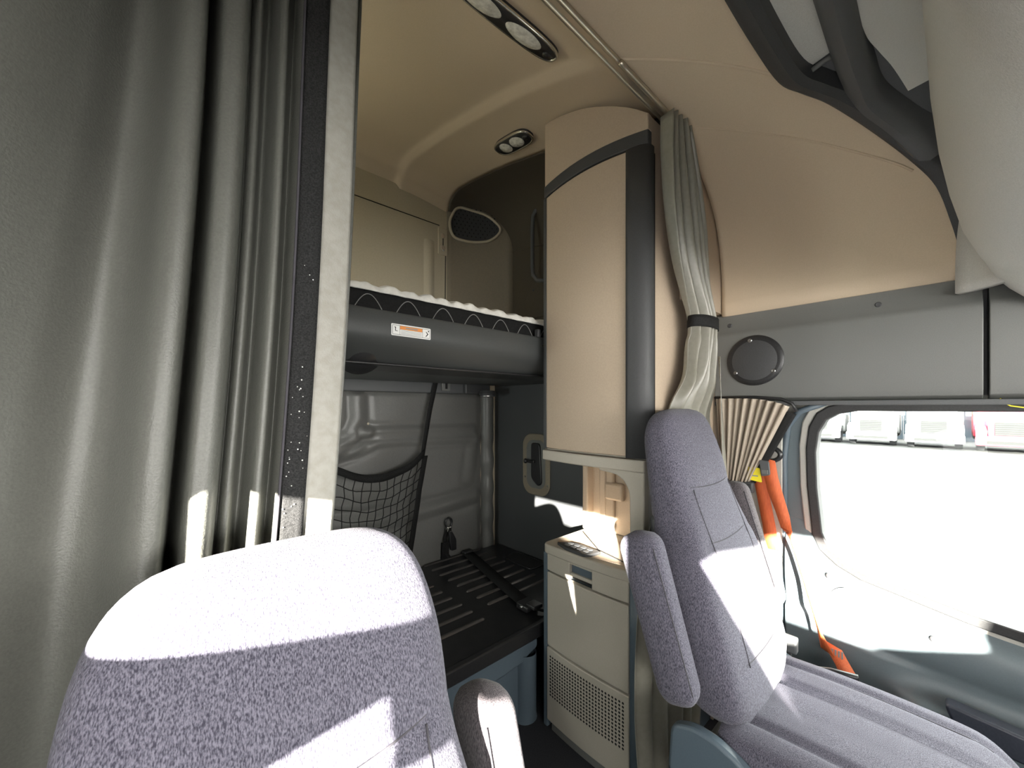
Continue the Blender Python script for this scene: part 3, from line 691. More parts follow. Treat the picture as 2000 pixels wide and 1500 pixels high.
bowed('door_panel', 0.652, 0.995, 1.048, lambda y: 1.980 + 0.012 * (1 - ((y - .8) / .21) ** 2), 0.003, 0.02, 'tan_plastic', wd)
bowed('hinge_edge', 0.996, Y1 + 0.004, 1.045, 1.984, 0.004, 0.022, 'grey_dark', wd, 2, 0.002)
def wpost(u, v):
    a = u * math.pi * 0.62
    y = 0.648 - 0.058 * math.sin(min(a, math.pi / 2)); x = bow(0.64) - 0.008 + 0.028 * (1 - math.cos(a))
    return (x, y, 1.045 + (1.982 - 1.045) * v)
grid('corner_post', wpost, 12, 4, 'grey_dark', wd, thick=0.01, off=1)
box('post_gap', (CF + 0.028, CF + 0.036), (Y0 - 0.002, Y0 + 0.004), (1.045, 1.97), 'gap', wd, 0)
bowed('base_lip', 0.595, Y1 + 0.004, lambda y: 0.992 + 0.022 * sstep(0.95, 0.70, y) if False else 1.003, 1.040, 0.010, 0.03, 'putty', wd, 12, 0.004)
box('cabinet_floor', (CF + 0.01, XR - 0.005), (0.60, Y1), (1.005, 1.044), 'putty', wd, 0.003)

# ================================================================== lower cabinet (fridge unit) with the open niche above
lc = thing('lower_cabinet', 'putty coloured lower cabinet with perforated vent beside the bunk', 'cabinet', (1.3, 0.8, 0))
box('carcass', (CF + 0.022, XR - 0.004), (0.60, 1.012), (0.0, 0.64), 'grey_blue', lc, 0.003)
def lbow(y): return CF - 0.012 * (1 - ((y - 0.81) / 0.20) ** 2)
def lpanel(name, ya, yb, za, zb, proud, depth, m, bev=0.003, poly=None):
    v = []; f = []; n = 10
    for i in range(n + 1):
        y = ya + (yb - ya) * i / n; x = lbow(y) - proud
        b = za(y) if callable(za) else za; t = zb(y) if callable(zb) else zb
        v += [(x, y, b), (x, y, t), (x + depth, y, t), (x + depth, y, b)]
    for i in range(n):
        for k in range(4): f.append((4 * i + k, 4 * i + (k + 1) % 4, 4 * i + 4 + (k + 1) % 4, 4 * i + 4 + k))
    f += [(0, 1, 2, 3), (4 * n + 3, 4 * n + 2, 4 * n + 1, 4 * n)]
    return bevel(obj(name, v, f, m, lc), bev)
lpanel('drawer_front', 0.650, 0.783, 0.592, 0.658, 0.004, 0.024, 'putty')
lpanel('drawer_front', 0.879, 0.992, 0.592, 0.658, 0.004, 0.024, 'putty')
lpanel('handle_top', 0.783, 0.879, 0.650, 0.658, 0.004, 0.024, 'putty', 0.001)
lpanel('handle_recess', 0.783, 0.879, 0.618, 0.650, -0.010, 0.01, 'grey_blue', 0.001)
lpanel('handle_ledge', 0.783, 0.879, 0.606, 0.618, -0.002, 0.02, 'putty', 0.002)
lpanel('finger_gap', 0.783, 0.879, 0.592, 0.606, -0.014, 0.01, 'gap', 0)
lpanel('door_panel', 0.650, 0.992, 0.312, 0.585, 0.004, 0.024, 'putty')
vp = lpanel('vent_panel', 0.648, 0.992, 0.035, 0.306, 0.006, 0.026, 'putty')
lpanel('kick_plate', 0.660, 0.975, 0.0, 0.034, -0.004, 0.02, 'grey', 0.001)
box('left_edge', (CF - 0.004, CF + 0.02), (0.994, 1.014), (0.0, 0.655), 'grey_blue', lc, 0.004)
def hpost(u, v):
    a = u * math.pi / 2
    return (CF + 0.0 + 0.05 * (1 - math.cos(a)), 0.646 - 0.05 * math.sin(a), 0.0 + 0.655 * v)
grid('corner_post', hpost, 10, 4, 'grey_blue', lc, thick=0.01, off=1)
box('post_joint', (CF + 0.001, CF + 0.05), (0.594, 0.600), (0.585, 0.589), 'gap', lc, 0)
v = []; f = []
for r in range(13):
    for c in range(26):
        y = 0.972 - c * 0.0122 - (r % 2) * 0.0; z = 0.278 - r * 0.0118
        if y < 0.665: continue
        x = lbow(y) - 0.0066; b = len(v); rr = 0.0040
        for k in range(8):
            a = 2 * math.pi * k / 8; v.append((x, y + rr * math.cos(a), z + rr * math.sin(a)))
        f.append(tuple(range(b, b + 8)))
o = obj('vent_hole', v, f, 'gap', lc); o['kind'] = 'stuff'
# counter with moulded rim
CT = rpoly([(CF - 0.016, 1.012), (CF - 0.022, 0.86), (CF - 0.016, 0.70), (CF + 0.004, 0.60), (XR - 0.004, 0.60), (XR - 0.004, 1.012)], 0.035, 6)
prism('counter', CT, 'xy', 0.655, 0.690, 'putty', lc, 0.006)
prism('counter_tray', rpoly([(CF + 0.03, 0.985), (CF + 0.005, 0.80), (CF + 0.03, 0.645), (CF + 0.20, 0.635), (CF + 0.23, 0.985)], 0.04, 6), 'xy', 0.6895, 0.6915, 'tan_plastic', lc, 0.0005)
tube('tray_line', [(CF + 0.20, 0.985, 0.6918), (CF + 0.075, 0.82, 0.6918), (CF + 0.035, 0.66, 0.6918)], 0.002, 'gap', lc, 6)
kp = thing('keypad_panel', 'charcoal control keypad set into the lower cabinet counter edge', 'keypad', (1.10, 0.87, 0.69))
KP = rpoly([(CF + 0.015, 0.965), (CF - 0.010, 0.90), (CF - 0.014, 0.815), (CF + 0.005, 0.80), (CF + 0.052, 0.79), (CF + 0.06, 0.90)], 0.012, 4)
prism('pad', KP, 'xy', 0.688, 0.700, 'grey_dark', kp, 0.003)
for i in range(2):
    for k in range(4):
        prism('key', rrect(CF + 0.006 + i * 0.022, CF + 0.022 + i * 0.022, 0.818 + k * 0.028, 0.838 + k * 0.028, 0.005, 3), 'xy', 0.6995, 0.702, 'grey_mid', kp, 0.001)
# niche: moulded back panel, side cheek
nb = thing('niche_backboard', 'tan moulded back panel of the open niche between the cabinets', 'panel', (1.40, 0.8, 0.69))
box('back_sheet', (1.35, 1.37), (0.64, 1.012), (0.692, 1.004), 'tan_plastic', nb, 0.004)
box('side_rail', (1.31, 1.37), (0.985, 1.012), (0.692, 1.004), 'tan_plastic', nb, 0.006)
box('upright_rib', (1.335, 1.352), (0.915, 0.945), (0.70, 0.985), 'tan_plastic', nb, 0.006)
box('pocket_block', (1.322, 1.352), (0.83, 0.912), (0.83, 0.90), 'tan_plastic', nb, 0.010)
box('pocket_stem', (1.33, 1.352), (0.875, 0.912), (0.70, 0.99), 'tan_plastic', nb, 0.008)
lathe('socket', [(0.012, 0), (0.014, 0.004), (0.006, 0.005)], (1.35, 0.955, 0.72), (-1, 0, 0), 'tan_wall', nb, 16)
ck = thing('niche_cheek', 'putty rounded side cheek joining the wardrobe to the lower cabinet', 'panel', (1.1, 0.62, 0.69))
arc = [(0.690, 1.003)] + [(0.690 - 0.052 + 0.052 * math.cos(math.radians(90 - a * 9)) - 0.0, 0.0) for a in range(0)]
CK = [(0.598, 0.690), (0.598, 1.003), (0.76, 1.003), (0.76, 0.992), (0.715, 0.988)] + [(0.715 - 0.068 * math.sin(math.radians(a)), 0.918 + 0.070 * math.cos(math.radians(a))) for a in range(10, 91, 10)] + [(0.645, 0.690)]
prism('front_cheek', CK, 'yz', CF - 0.008, CF + 0.022, 'putty', ck, 0.004)
box('cheek_wall', (CF + 0.02, 1.352), (0.600, 0.640), (0.692, 1.004), 'grey_light', ck, 0.003)
clip = thing('wire_clip', 'small chrome wire clip on the dark counter corner', 'clip', (1.25, 0.68, 0.692))
tube('loop', [(1.23, 0.72, 0.694), (1.25, 0.69, 0.694), (1.27, 0.68, 0.696), (1.26, 0.70, 0.698), (1.24, 0.725, 0.697)], 0.003, 'chrome', clip, 6)
box('base_tab', (1.262, 1.28), (0.668, 0.684), (0.691, 0.697), 'chrome', clip, 0.001)
# ================================================================== ceiling lamps
def ceiling_lamp(name, label, cx, cy, length, width, ang, lenses, dark_end):
    nrm = Vector((-(roof_z(cx + .02, cy) - roof_z(cx - .02, cy)) / .04, -(roof_z(cx, cy + .02) - roof_z(cx, cy - .02)) / .04, 1)).normalized()
    zc = roof_z(cx, cy)
    t = thing(name, label, 'lamp', (cx, cy, zc), 'ceiling lamps')
    n = -nrm; a = Vector((math.cos(ang), math.sin(ang), 0)); a = (a - n * a.dot(n)).normalized(); b = n.cross(a)
    O = Vector((cx, cy, zc))
    def P(p, q, h): return O + a * p + b * q + n * h
    def plate(nm, poly, h0, h1, m, shrink=0.9):
        k = len(poly); v = [P(x, y, h0) for x, y in poly] + [P(x, y, (h0 + h1) / 2) for x, y in poly] + [P(x * shrink, y * shrink, h1) for x, y in poly]
        f = [(j * k + i, j * k + (i + 1) % k, (j + 1) * k + (i + 1) % k, (j + 1) * k + i) for j in range(2) for i in range(k)] + [tuple(range(2 * k, 3 * k))]
        return obj(nm, v, f, m, t, True)
    L, Wd = length / 2, width / 2
    outline = [(L * math.copysign(abs(math.cos(q)) ** 0.55, math.cos(q)), Wd * math.copysign(abs(math.sin(q)) ** 0.75, math.sin(q))) for q in [2 * math.pi * i / 40 for i in range(40)]]
    plate('housing', outline, -0.004, 0.016, 'black', 0.93)
    tube('chrome_rim', [P(x * 0.985, y * 0.985, 0.012) for x, y in outline], 0.005, 'chrome', t, 8, True)
    for (p, w) in lenses:
        el = [(p + w * math.cos(q), Wd * 0.84 * math.sin(q)) for q in [2 * math.pi * i / 28 for i in range(28)]]
        k = len(el); v = [P(x, y, 0.012) for x, y in el] + [P(p + (x - p) * .7, y * .7, 0.021) for x, y in el] + [P(p, 0, 0.024)]
        f = [(i, (i + 1) % k, k + (i + 1) % k, k + i) for i in range(k)] + [(k + i, k + (i + 1) % k, 2 * k) for i in range(k)]
        obj('lens', v, f, 'lens', t, True)
    el = [(dark_end + 0.016 * math.cos(q), 0.012 * math.sin(q)) for q in [2 * math.pi * i / 16 for i in range(16)]]
    plate('switch', [(x, y) for x, y in el], 0.012, 0.02, 'black_metal', 1.0)
    return t
ceiling_lamp('ceiling_lamp', 'long twin lens ceiling lamp in a chrome rim at the top edge', 0.685, 0.775, 0.36, 0.078, math.radians(-4), ((-0.085, 0.075), (0.06, 0.070)), 0.150)
ceiling_lamp('ceiling_lamp', 'short twin lens ceiling lamp beside the wardrobe top', 1.108, 1.216, 0.23, 0.080, math.radians(86), ((0.050, 0.036), (-0.028, 0.045)), -0.088)

# ================================================================== curtain rail
cr = thing('curtain_rail', 'champagne metal curtain rail running across the ceiling', 'rail', (0.6, 0.565, 2.07))
for yo in (-0.011, 0.011):
    tube('track', [(XL + 0.02, 0.562 + yo, 2.076)] + [(x, 0.562 + yo, 2.076) for x in (0.2, 0.6, 0.9, 1.05, 1.17)], 0.0065, 'alu', cr, 8)
box('web', (XL + 0.02, 1.17), (0.553, 0.571), (2.074, 2.086), 'alu', cr, 0.001)
tube('splice', [(0.86, 0.545, 2.070), (0.90, 0.545, 2.069), (1.10, 0.545, 2.069), (1.21, 0.545, 2.068)], 0.007, 'alu', cr, 8)
box('rail_end', (1.165, 1.225), (0.545, 0.578), (2.055, 2.082), 'black', cr, 0.004)

# ================================================================== left privacy curtain
lcu = thing('privacy_curtain', 'large grey vinyl privacy curtain with black fastener strip at left', 'curtain', (-0.08, 0.62, 0.12))
FOLD = [(-0.40, 0.0), (-0.33, 0.035), (-0.25, -0.03), (-0.19, 0.03), (-0.15, 0.04), (-0.105, -0.03), (-0.07, -0.04), (-0.035, 0.0), (-0.012, 0.035), (0.006, 0.022), (0.024, -0.028), (0.038, -0.038), (0.045, -0.02),
        (0.052, 0.085), (0.060, -0.005), (0.072, -0.026), (0.086, -0.018), (0.094, 0.022), (0.102, 0.002), (0.113, 0.034), (0.122, 0.030), (0.130, -0.010), (0.139, 0.012), (0.149, 0.024), (0.158, -0.014)]
def lean(x): return 0.055 + 0.12 * (1 - sstep(-0.12, 0.045, x))
def lcurt(x, z):
    dz = 2.06 - z; k = 0.55 + 0.45 * sstep(0.0, 0.6, dz)
    y = 0.600 + sinterp(FOLD, x) * k * (1.0 if x < 0.03 else 1.0)
    y += -0.05 * (1 - sstep(-0.22, -0.06, x)) * sstep(0.2, 1.2, dz)
    xx = x - lean(x) * (dz - 0.25) * sstep(0.0, 0.3, dz) + 0.004 * math.sin(5 * z + 9 * x)
    return (xx, y, z)
ZT = 2.062
grid('drape', lambda u, v: lcurt(-0.40 + 0.562 * u, 0.12 + (ZT - 0.12) * v), 260, 60, 'curtain', lcu, thick=0.002)
def hem_fn(u, v):
    z = 0.12 + (ZT - 0.12) * v; p = lcurt(0.158, z)
    return (p[0] + 0.066 * u, p[1] + 0.002 - 0.006 * math.sin(math.pi * u * 0.8), z)
grid('pale_hem', hem_fn, 16, 60, 'curtain_hem', lcu, thick=0.002)
def strip_fn(u, v):
    z = 0.12 + (ZT - 0.12) * v; p = lcurt(0.158, z)
    return (p[0] - 0.003 + 0.029 * u, p[1] - 0.0035 - 0.003 * u, z)
grid('fastener_strip', strip_fn, 4, 60, 'velcro', lcu, thick=0.003)
tube('strip_piping', [tuple(Vector(strip_fn(0, i / 40)) + Vector((-0.002, -0.001, 0))) for i in range(41)], 0.0018, 'seam', lcu, 5)
for i in range(34):
    vv = random.choice([random.uniform(0.45, 0.66), random.uniform(0.50, 0.60)]); uu = random.uniform(0.1, 0.9)
    p = Vector(strip_fn(uu, vv)); r = random.uniform(0.0004, 0.0012)
    lathe('lint_speck', [(r, 0), (r * 0.8, r * 0.6)], p + Vector((0, -0.0016, 0)), (0, -1, 0), 'lint', lcu, 6)
def liner_fn(u, v):
    z = 0.12 + (ZT - 0.12) * v; p = lcurt(0.158, z)
    return (p[0] + 0.050 + 0.03 * u - 0.012 * (1 - v), p[1] + 0.018 + 0.01 * math.sin(math.pi * u), z)
grid('curtain_lining', liner_fn, 8, 40, 'curtain', lcu, thick=0.002)

# ================================================================== tied back curtain in front of the wardrobe
tc = thing('tied_curtain', 'olive grey satin curtain gathered by a black band beside the wardrobe', 'curtain', (1.3, 0.53, 0.1))
TL = [(0.08, 1.00), (0.35, 0.975), (0.65, 1.00), (0.90, 1.08), (1.10, 1.165), (1.22, 1.17), (1.34, 1.225), (1.42, 1.240), (1.48, 1.238), (1.55, 1.20), (1.66, 1.145), (1.80, 1.105), (1.95, 1.09), (2.06, 1.095)]
TR = [(0.08, 1.40), (0.35, 1.45), (0.65, 1.48), (0.86, 1.50), (1.10, 1.505), (1.22, 1.47), (1.34, 1.415), (1.42, 1.392), (1.48, 1.392), (1.55, 1.385), (1.66, 1.37), (1.80, 1.345), (1.95, 1.28), (2.06, 1.215)]
def tcurt(u, v):
    z = 0.08 + 1.98 * v
    a, b = sinterp(TL, z), sinterp(TR, z)
    g = math.exp(-((z - 1.45) / 0.14) ** 2)
    x = a + (b - a) * u
    amp = 0.023 * (1 - 0.3 * g)
    ph = 2 * math.pi * (5.3 * u) + 0.9 * math.sin(2.2 * z) + 0.8 * math.sin(9 * u)
    y = 0.536 + amp * math.sin(ph) - 0.028 * g * math.sin(math.pi * u) + 0.004 * math.sin(19 * u + 3 * z)
    if 1.0 < z < 1.42:  # crumples just below the band
        y += 0.006 * math.sin(28 * z + 14 * u) * sstep(1.0, 1.15, z) * (1 - u)
    if u > 0.8: y += 0.012 * (u - 0.8) / 0.2
    y = min(y, 0.566) + 0.0
    k = 1 - sstep(1.15, 1.30, z); y = y * (1 - k) + (0.566 + 0.5 * (y - 0.54)) * k
    return (x, y, z)
grid('drape', tcurt, 150, 110, 'curtain_b', tc, thick=0.002)
def tband(u, v):
    a = 2 * math.pi * u; z = 1.452 + 0.036 * v
    return (1.314 + 0.084 * math.cos(a), 0.528 + 0.038 * math.sin(a) - 0.004, z)
grid('tie_band', tband, 40, 3, 'strap', tc, closed_u=True, thick=0.003)
def tlin(u, v):
    z = 0.75 + 0.62 * v
    return (1.46 + 0.07 * u + 0.0 - 0.03 * (1 - v) * 0, 0.505 + 0.025 * u - 0.01 * math.sin(3 * v), z) if False else (1.395 + (0.085 * (1 - v) + 0.012) * (u - 0.1) + 0.045 * (1 - v), 0.500 + 0.01 * u, z)
grid('loose_edge', tlin, 6, 24, 'curtain_b', tc, thick=0.002)

# ================================================================== overhead console
oc = thing('overhead_console', 'grey overhead storage console with ribbed bins above the windscreen', 'console', (0.6, -0.1, 1.5))
def loft(name, prof, path, m, parent, bev=0.0, closed=True):
    v = []; f = []; k = len(prof)
    for x, dy, dz in path:
        for y, z in prof: v.append((x, y + dy, z + dz))
    for j in range(len(path) - 1):
        for i in range(k if closed else k - 1):
            f.append((j * k + i, j * k + (i + 1) % k, (j + 1) * k + (i + 1) % k, (j + 1) * k + i))
    if closed: f += [tuple(range(k)), tuple((len(path) - 1) * k + i for i in range(k - 1, -1, -1))]
    o = obj(name, v, f, m, parent, True)
    try: o.data.set_sharp_from_angle(angle=math.radians(35))
    except Exception: pass
    return o
def dense(path, n=40):
    tx = path; out = []
    for i in range(n + 1):
        t = i / n * (len(tx) - 1)
        out.append(tuple(sinterp([(k, p[c]) for k, p in enumerate(tx)], t) for c in range(3)))
    return out
PD = dense(PATH, 90)
loft('rear_lip', [(0.318, 2.10), (0.312, 2.066), (0.300, 2.055), (0.278, 2.050), (0.262, 2.062), (0.256, 2.13)], PD, 'grey_dark', oc)
PR = [p for p in PD if -0.05 <= p[0] <= 1.24]
loft('recess_panel', [(0.265, 2.095), (0.225, 2.105), (0.215, 2.103), (0.175, 2.11), (0.17, 2.13), (0.27, 2.13)], PR, 'grey_light', oc)
PE = [p for p in PD if p[0] >= 1.225]
loft('end_wall', [(0.262, 2.10), (0.17, 2.112), (0.10, 2.11), (0.0, 2.09), (-0.06, 2.09), (-0.06, 2.13), (0.262, 2.13)], PE, 'grey_mid', oc)
PRB = dense([(-0.2, -0.02, -0.06), (0.0, 0, -0.01), (0.3, 0, 0), (0.7, 0, 0), (1.0, 0, 0), (1.2, -0.003, -0.014), (1.30, -0.012, -0.038), (1.37, -0.026, -0.066), (1.443, -0.074, -0.113), (1.50, -0.13, -0.19)], 60)
loft('shelf_rib', [(0.188, 2.10), (0.184, 2.060), (0.172, 2.045), (0.152, 2.038), (0.134, 2.048), (0.126, 2.062), (0.122, 2.12), (0.188, 2.12)], PRB, 'grey_mid', oc)
PR2 = [p for p in PD if -0.2 <= p[0] <= 1.41]
loft('recess_panel', [(0.132, 2.078), (0.04, 2.092), (-0.04, 2.10), (-0.04, 2.13), (0.132, 2.13)], [(x, dy * 0.5, dz) for x, dy, dz in PR2], 'grey_pale', oc)
tube('recess_edge', [(1.238, 0.225, 2.062), (1.245, 0.20, 2.075), (1.248, 0.165, 2.08)], 0.006, 'grey', oc, 8)
BB = [(0.018, 2.12), (0.026, 2.02), (0.024, 1.90), (0.012, 1.78), (-0.004, 1.68), (-0.022, 1.60), (-0.045, 1.54), (-0.08, 1.50), (-0.15, 1.475), (-0.5, 1.455), (-0.9, 1.44), (-0.9, 1.60), (-0.5, 1.95), (-0.1, 2.10)]
def bb_path():
    out = []
    for i in range(60):
        x = -0.36 + (1.555 + 0.36) * i / 59
        d = max(0.0, x - 1.30); w = 0.02 * math.sin(2.6 * x + 0.6)
        out.append((x, w * 0.35 - 0.9 * d * d, -0.35 * max(0, x - 1.42)))
    return out
loft('bin_body', BB, bb_path(), 'grey_light', oc)
def cheek(u, v):
    z = 1.50 + 0.40 * v; y = -0.022 - 0.55 * u
    x = 1.572 - 0.075 * sstep(0, 0.25, u) + 0.03 * (v - 0.4)
    return (x - 0.05 * (1 - v) * sstep(0, 0.2, u), y - 0.06 * (v ** 3), z)
grid('end_cheek', cheek, 24, 16, 'grey_light', oc, thick=0.02, off=1)

# ---- round door speaker on the side header
sk = thing('door_speaker', 'round dark speaker on the grey panel above the driver window', 'speaker', (1.582, 0.455, 1.28))
lathe('speaker_rim', [(0.090, 0), (0.090, 0.005), (0.085, 0.009), (0.078, 0.010)], (1.582, 0.452, 1.367), (-1, 0, 0), 'black', sk, 48)
lathe('speaker_mesh', [(0.080, 0.007), (0.070, 0.0105), (0.04, 0.013), (0.0, 0.014)], (1.582, 0.452, 1.367), (-1, 0, 0), 'grey_dark', sk, 48)
for a in (100, 215, 325):
    screw((1.572, 0.452 - 0.073 * math.cos(math.radians(a)), 1.367 + 0.073 * math.sin(math.radians(a))), (-1, 0, 0), sk, 0.007, 'steel')

# ---- pleated side window curtain
wc = thing('window_curtain', 'beige pleated window curtain gathered behind the driver window', 'curtain', (1.575, 0.45, 0.93))
def wcf(u, v):
    # u 0 rear edge .. 1 front edge, v 0 top .. 1 bottom
    yt = 0.580 - 0.232 * u; zt = 1.232 - 0.030 * u ** 4
    yb = 0.560 - 0.095 * u; zb = 0.925 + 0.012 * abs(u - 0.35)
    vv = v
    y = yt + (yb - yt) * (vv ** 1.0); z = zt + (zb - zt) * vv
    amp = 0.012 * (1 - 0.35 * vv)
    x = 1.568 + amp * math.sin(2 * math.pi * (9.0 * u ** 1.12) + 0.5) + 0.004 * math.sin(40 * u)
    return (x, y, z)
grid('pleats', wcf, 190, 30, 'curtain_c', wc, thick=0.002)
def wce(u, v):
    p = wcf(1.0, 0.06 + 0.92 * v); return (p[0] - 0.003, p[1] - 0.028 * u * (1 - 0.45 * v), p[2] - 0.010 * u)
grid('black_edge', wce, 3, 20, 'velcro', wc, thick=0.003)
tube('curtain_track', [(1.575, 0.585, 1.236), (1.575, 0.45, 1.236), (1.575, 0.37, 1.228), (1.578, 0.34, 1.212), (1.582, 0.328, 1.185)], 0.005, 'black', wc, 8)
box('tie_strap', (1.560, 1.590), (0.452, 0.565), (0.892, 0.932), 'grey_dark', wc, 0.006)

# ---- seat belt
sb = thing('seat_belt', 'orange seat belt hanging on the pillar beside the driver seat', 'seat belt', (1.58, 0.36, 0.4))
def wv(y, z=0.0): return (0.0, y, z)
ribbon('shoulder_webbing', [(1.575, 0.408, 1.018), (1.572, 0.400, 0.96), (1.570, 0.385, 0.90), (1.566, 0.365, 0.84), (1.56, 0.352, 0.79)], [wv(0.020, .004), wv(0.022, .004), wv(0.023, .004), wv(0.020, .004), wv(0.016, .004)], 0.002, 'orange', sb)
ribbon('twisted_webbing', [(1.56, 0.352, 0.79), (1.562, 0.347, 0.775), (1.566, 0.341, 0.755), (1.568, 0.330, 0.715), (1.566, 0.305, 0.63), (1.56, 0.28, 0.545), (1.552, 0.262, 0.49), (1.546, 0.240, 0.435)], [wv(0.016, .004), (0.010, 0.009, 0.003), (0.011, 0.0045, 0.001), (0.011, 0.0042, 0.0), (0.011, 0.0042, 0.0), (0.011, 0.0044, 0.0), (0.012, 0.007, 0.001), (0.010, 0.018, 0.003)], 0.004, 'orange', sb)
ribbon('rear_webbing', [(1.592, 0.445, 1.0), (1.592, 0.436, 0.93), (1.592, 0.424, 0.86), (1.592, 0.410, 0.78), (1.592, 0.40, 0.70)], [wv(0.020)] * 5, 0.002, 'orange', sb)
ribbon('lap_webbing', [(1.565, 0.235, 0.455), (1.555, 0.215, 0.425), (1.54, 0.195, 0.40), (1.52, 0.18, 0.38)], [(0, 0.026, 0.008)] * 4, 0.002, 'orange', sb)
for k in range(4):
    box('printed_mark', (1.5545, 1.5565), (0.205 + k * 0.008, 0.209 + k * 0.008), (0.424, 0.446), 'label_grey', sb, 0)
dr = [(1.583, 0.408 + 0.034 * math.cos(a), 1.035 + 0.024 * math.sin(a)) for a in [2 * math.pi * i / 20 for i in range(20)]]
tube('d_ring', dr, 0.008, 'black_metal', sb, 8, True)
lathe('ring_bolt', [(0.017, 0), (0.017, 0.012), (0.011, 0.018)], (1.607, 0.402, 1.078), (-1, 0, 0), 'black', sb, 18)
prism('latch_plate', rpoly([(0.432, 1.015), (0.402, 1.012), (0.398, 0.965), (0.425, 0.958)], 0.006), 'yz', 1.556, 1.564, 'grey_mid', sb, 0.002)
box('latch_rivet', (1.553, 1.558), (0.404, 0.424), (0.968, 0.982), 'grey', sb, 0.001)
prism('yellow_tag', rpoly([(0.470, 0.985), (0.432, 0.985), (0.425, 0.935), (0.468, 0.94)], 0.004), 'yz', 1.566, 1.568, 'yellow', sb, 0)
box('tag_text', (1.565, 1.5662), (0.437, 0.46), (0.954, 0.958), 'label_grey', sb, 0)

# ================================================================== seats
ST = [(0.435, 0.19, 0.30, 0.13), (0.46, 0.213, 0.298, 0.155), (0.52, 0.226, 0.305, 0.20), (0.62, 0.228, 0.330, 0.20), (0.72, 0.226, 0.360, 0.19), (0.79, 0.216, 0.383, 0.175), (0.86, 0.194, 0.408, 0.16), (0.95, 0.180, 0.438, 0.145),
      (1.05, 0.176, 0.465, 0.13), (1.11, 0.166, 0.485, 0.118), (1.15, 0.150, 0.500, 0.10), (1.175, 0.128, 0.512, 0.078), (1.188, 0.100, 0.526, 0.05), (1.194, 0.06, 0.540, 0.02)]
ZS0, ZS1 = ST[0][0], ST[-1][0]
def st_at(z): return tuple(sinterp([(s[0], s[c]) for s in ST], z) for c in (1, 2, 3))
def bol(xr, z): return 0.024 * (abs(xr) ** 3.5) * (1 - sstep(0.78, 0.98, z)) * sstep(0.44, 0.52, z)
def front_y(x, z):
    w, yf, th = st_at(z); xr = max(-1, min(1, x / w)); n = 3.2
    return yf + th / 2 - (th / 2) * (1 - abs(xr) ** n) ** (1 / n) - bol(xr, z)
K = 0.93
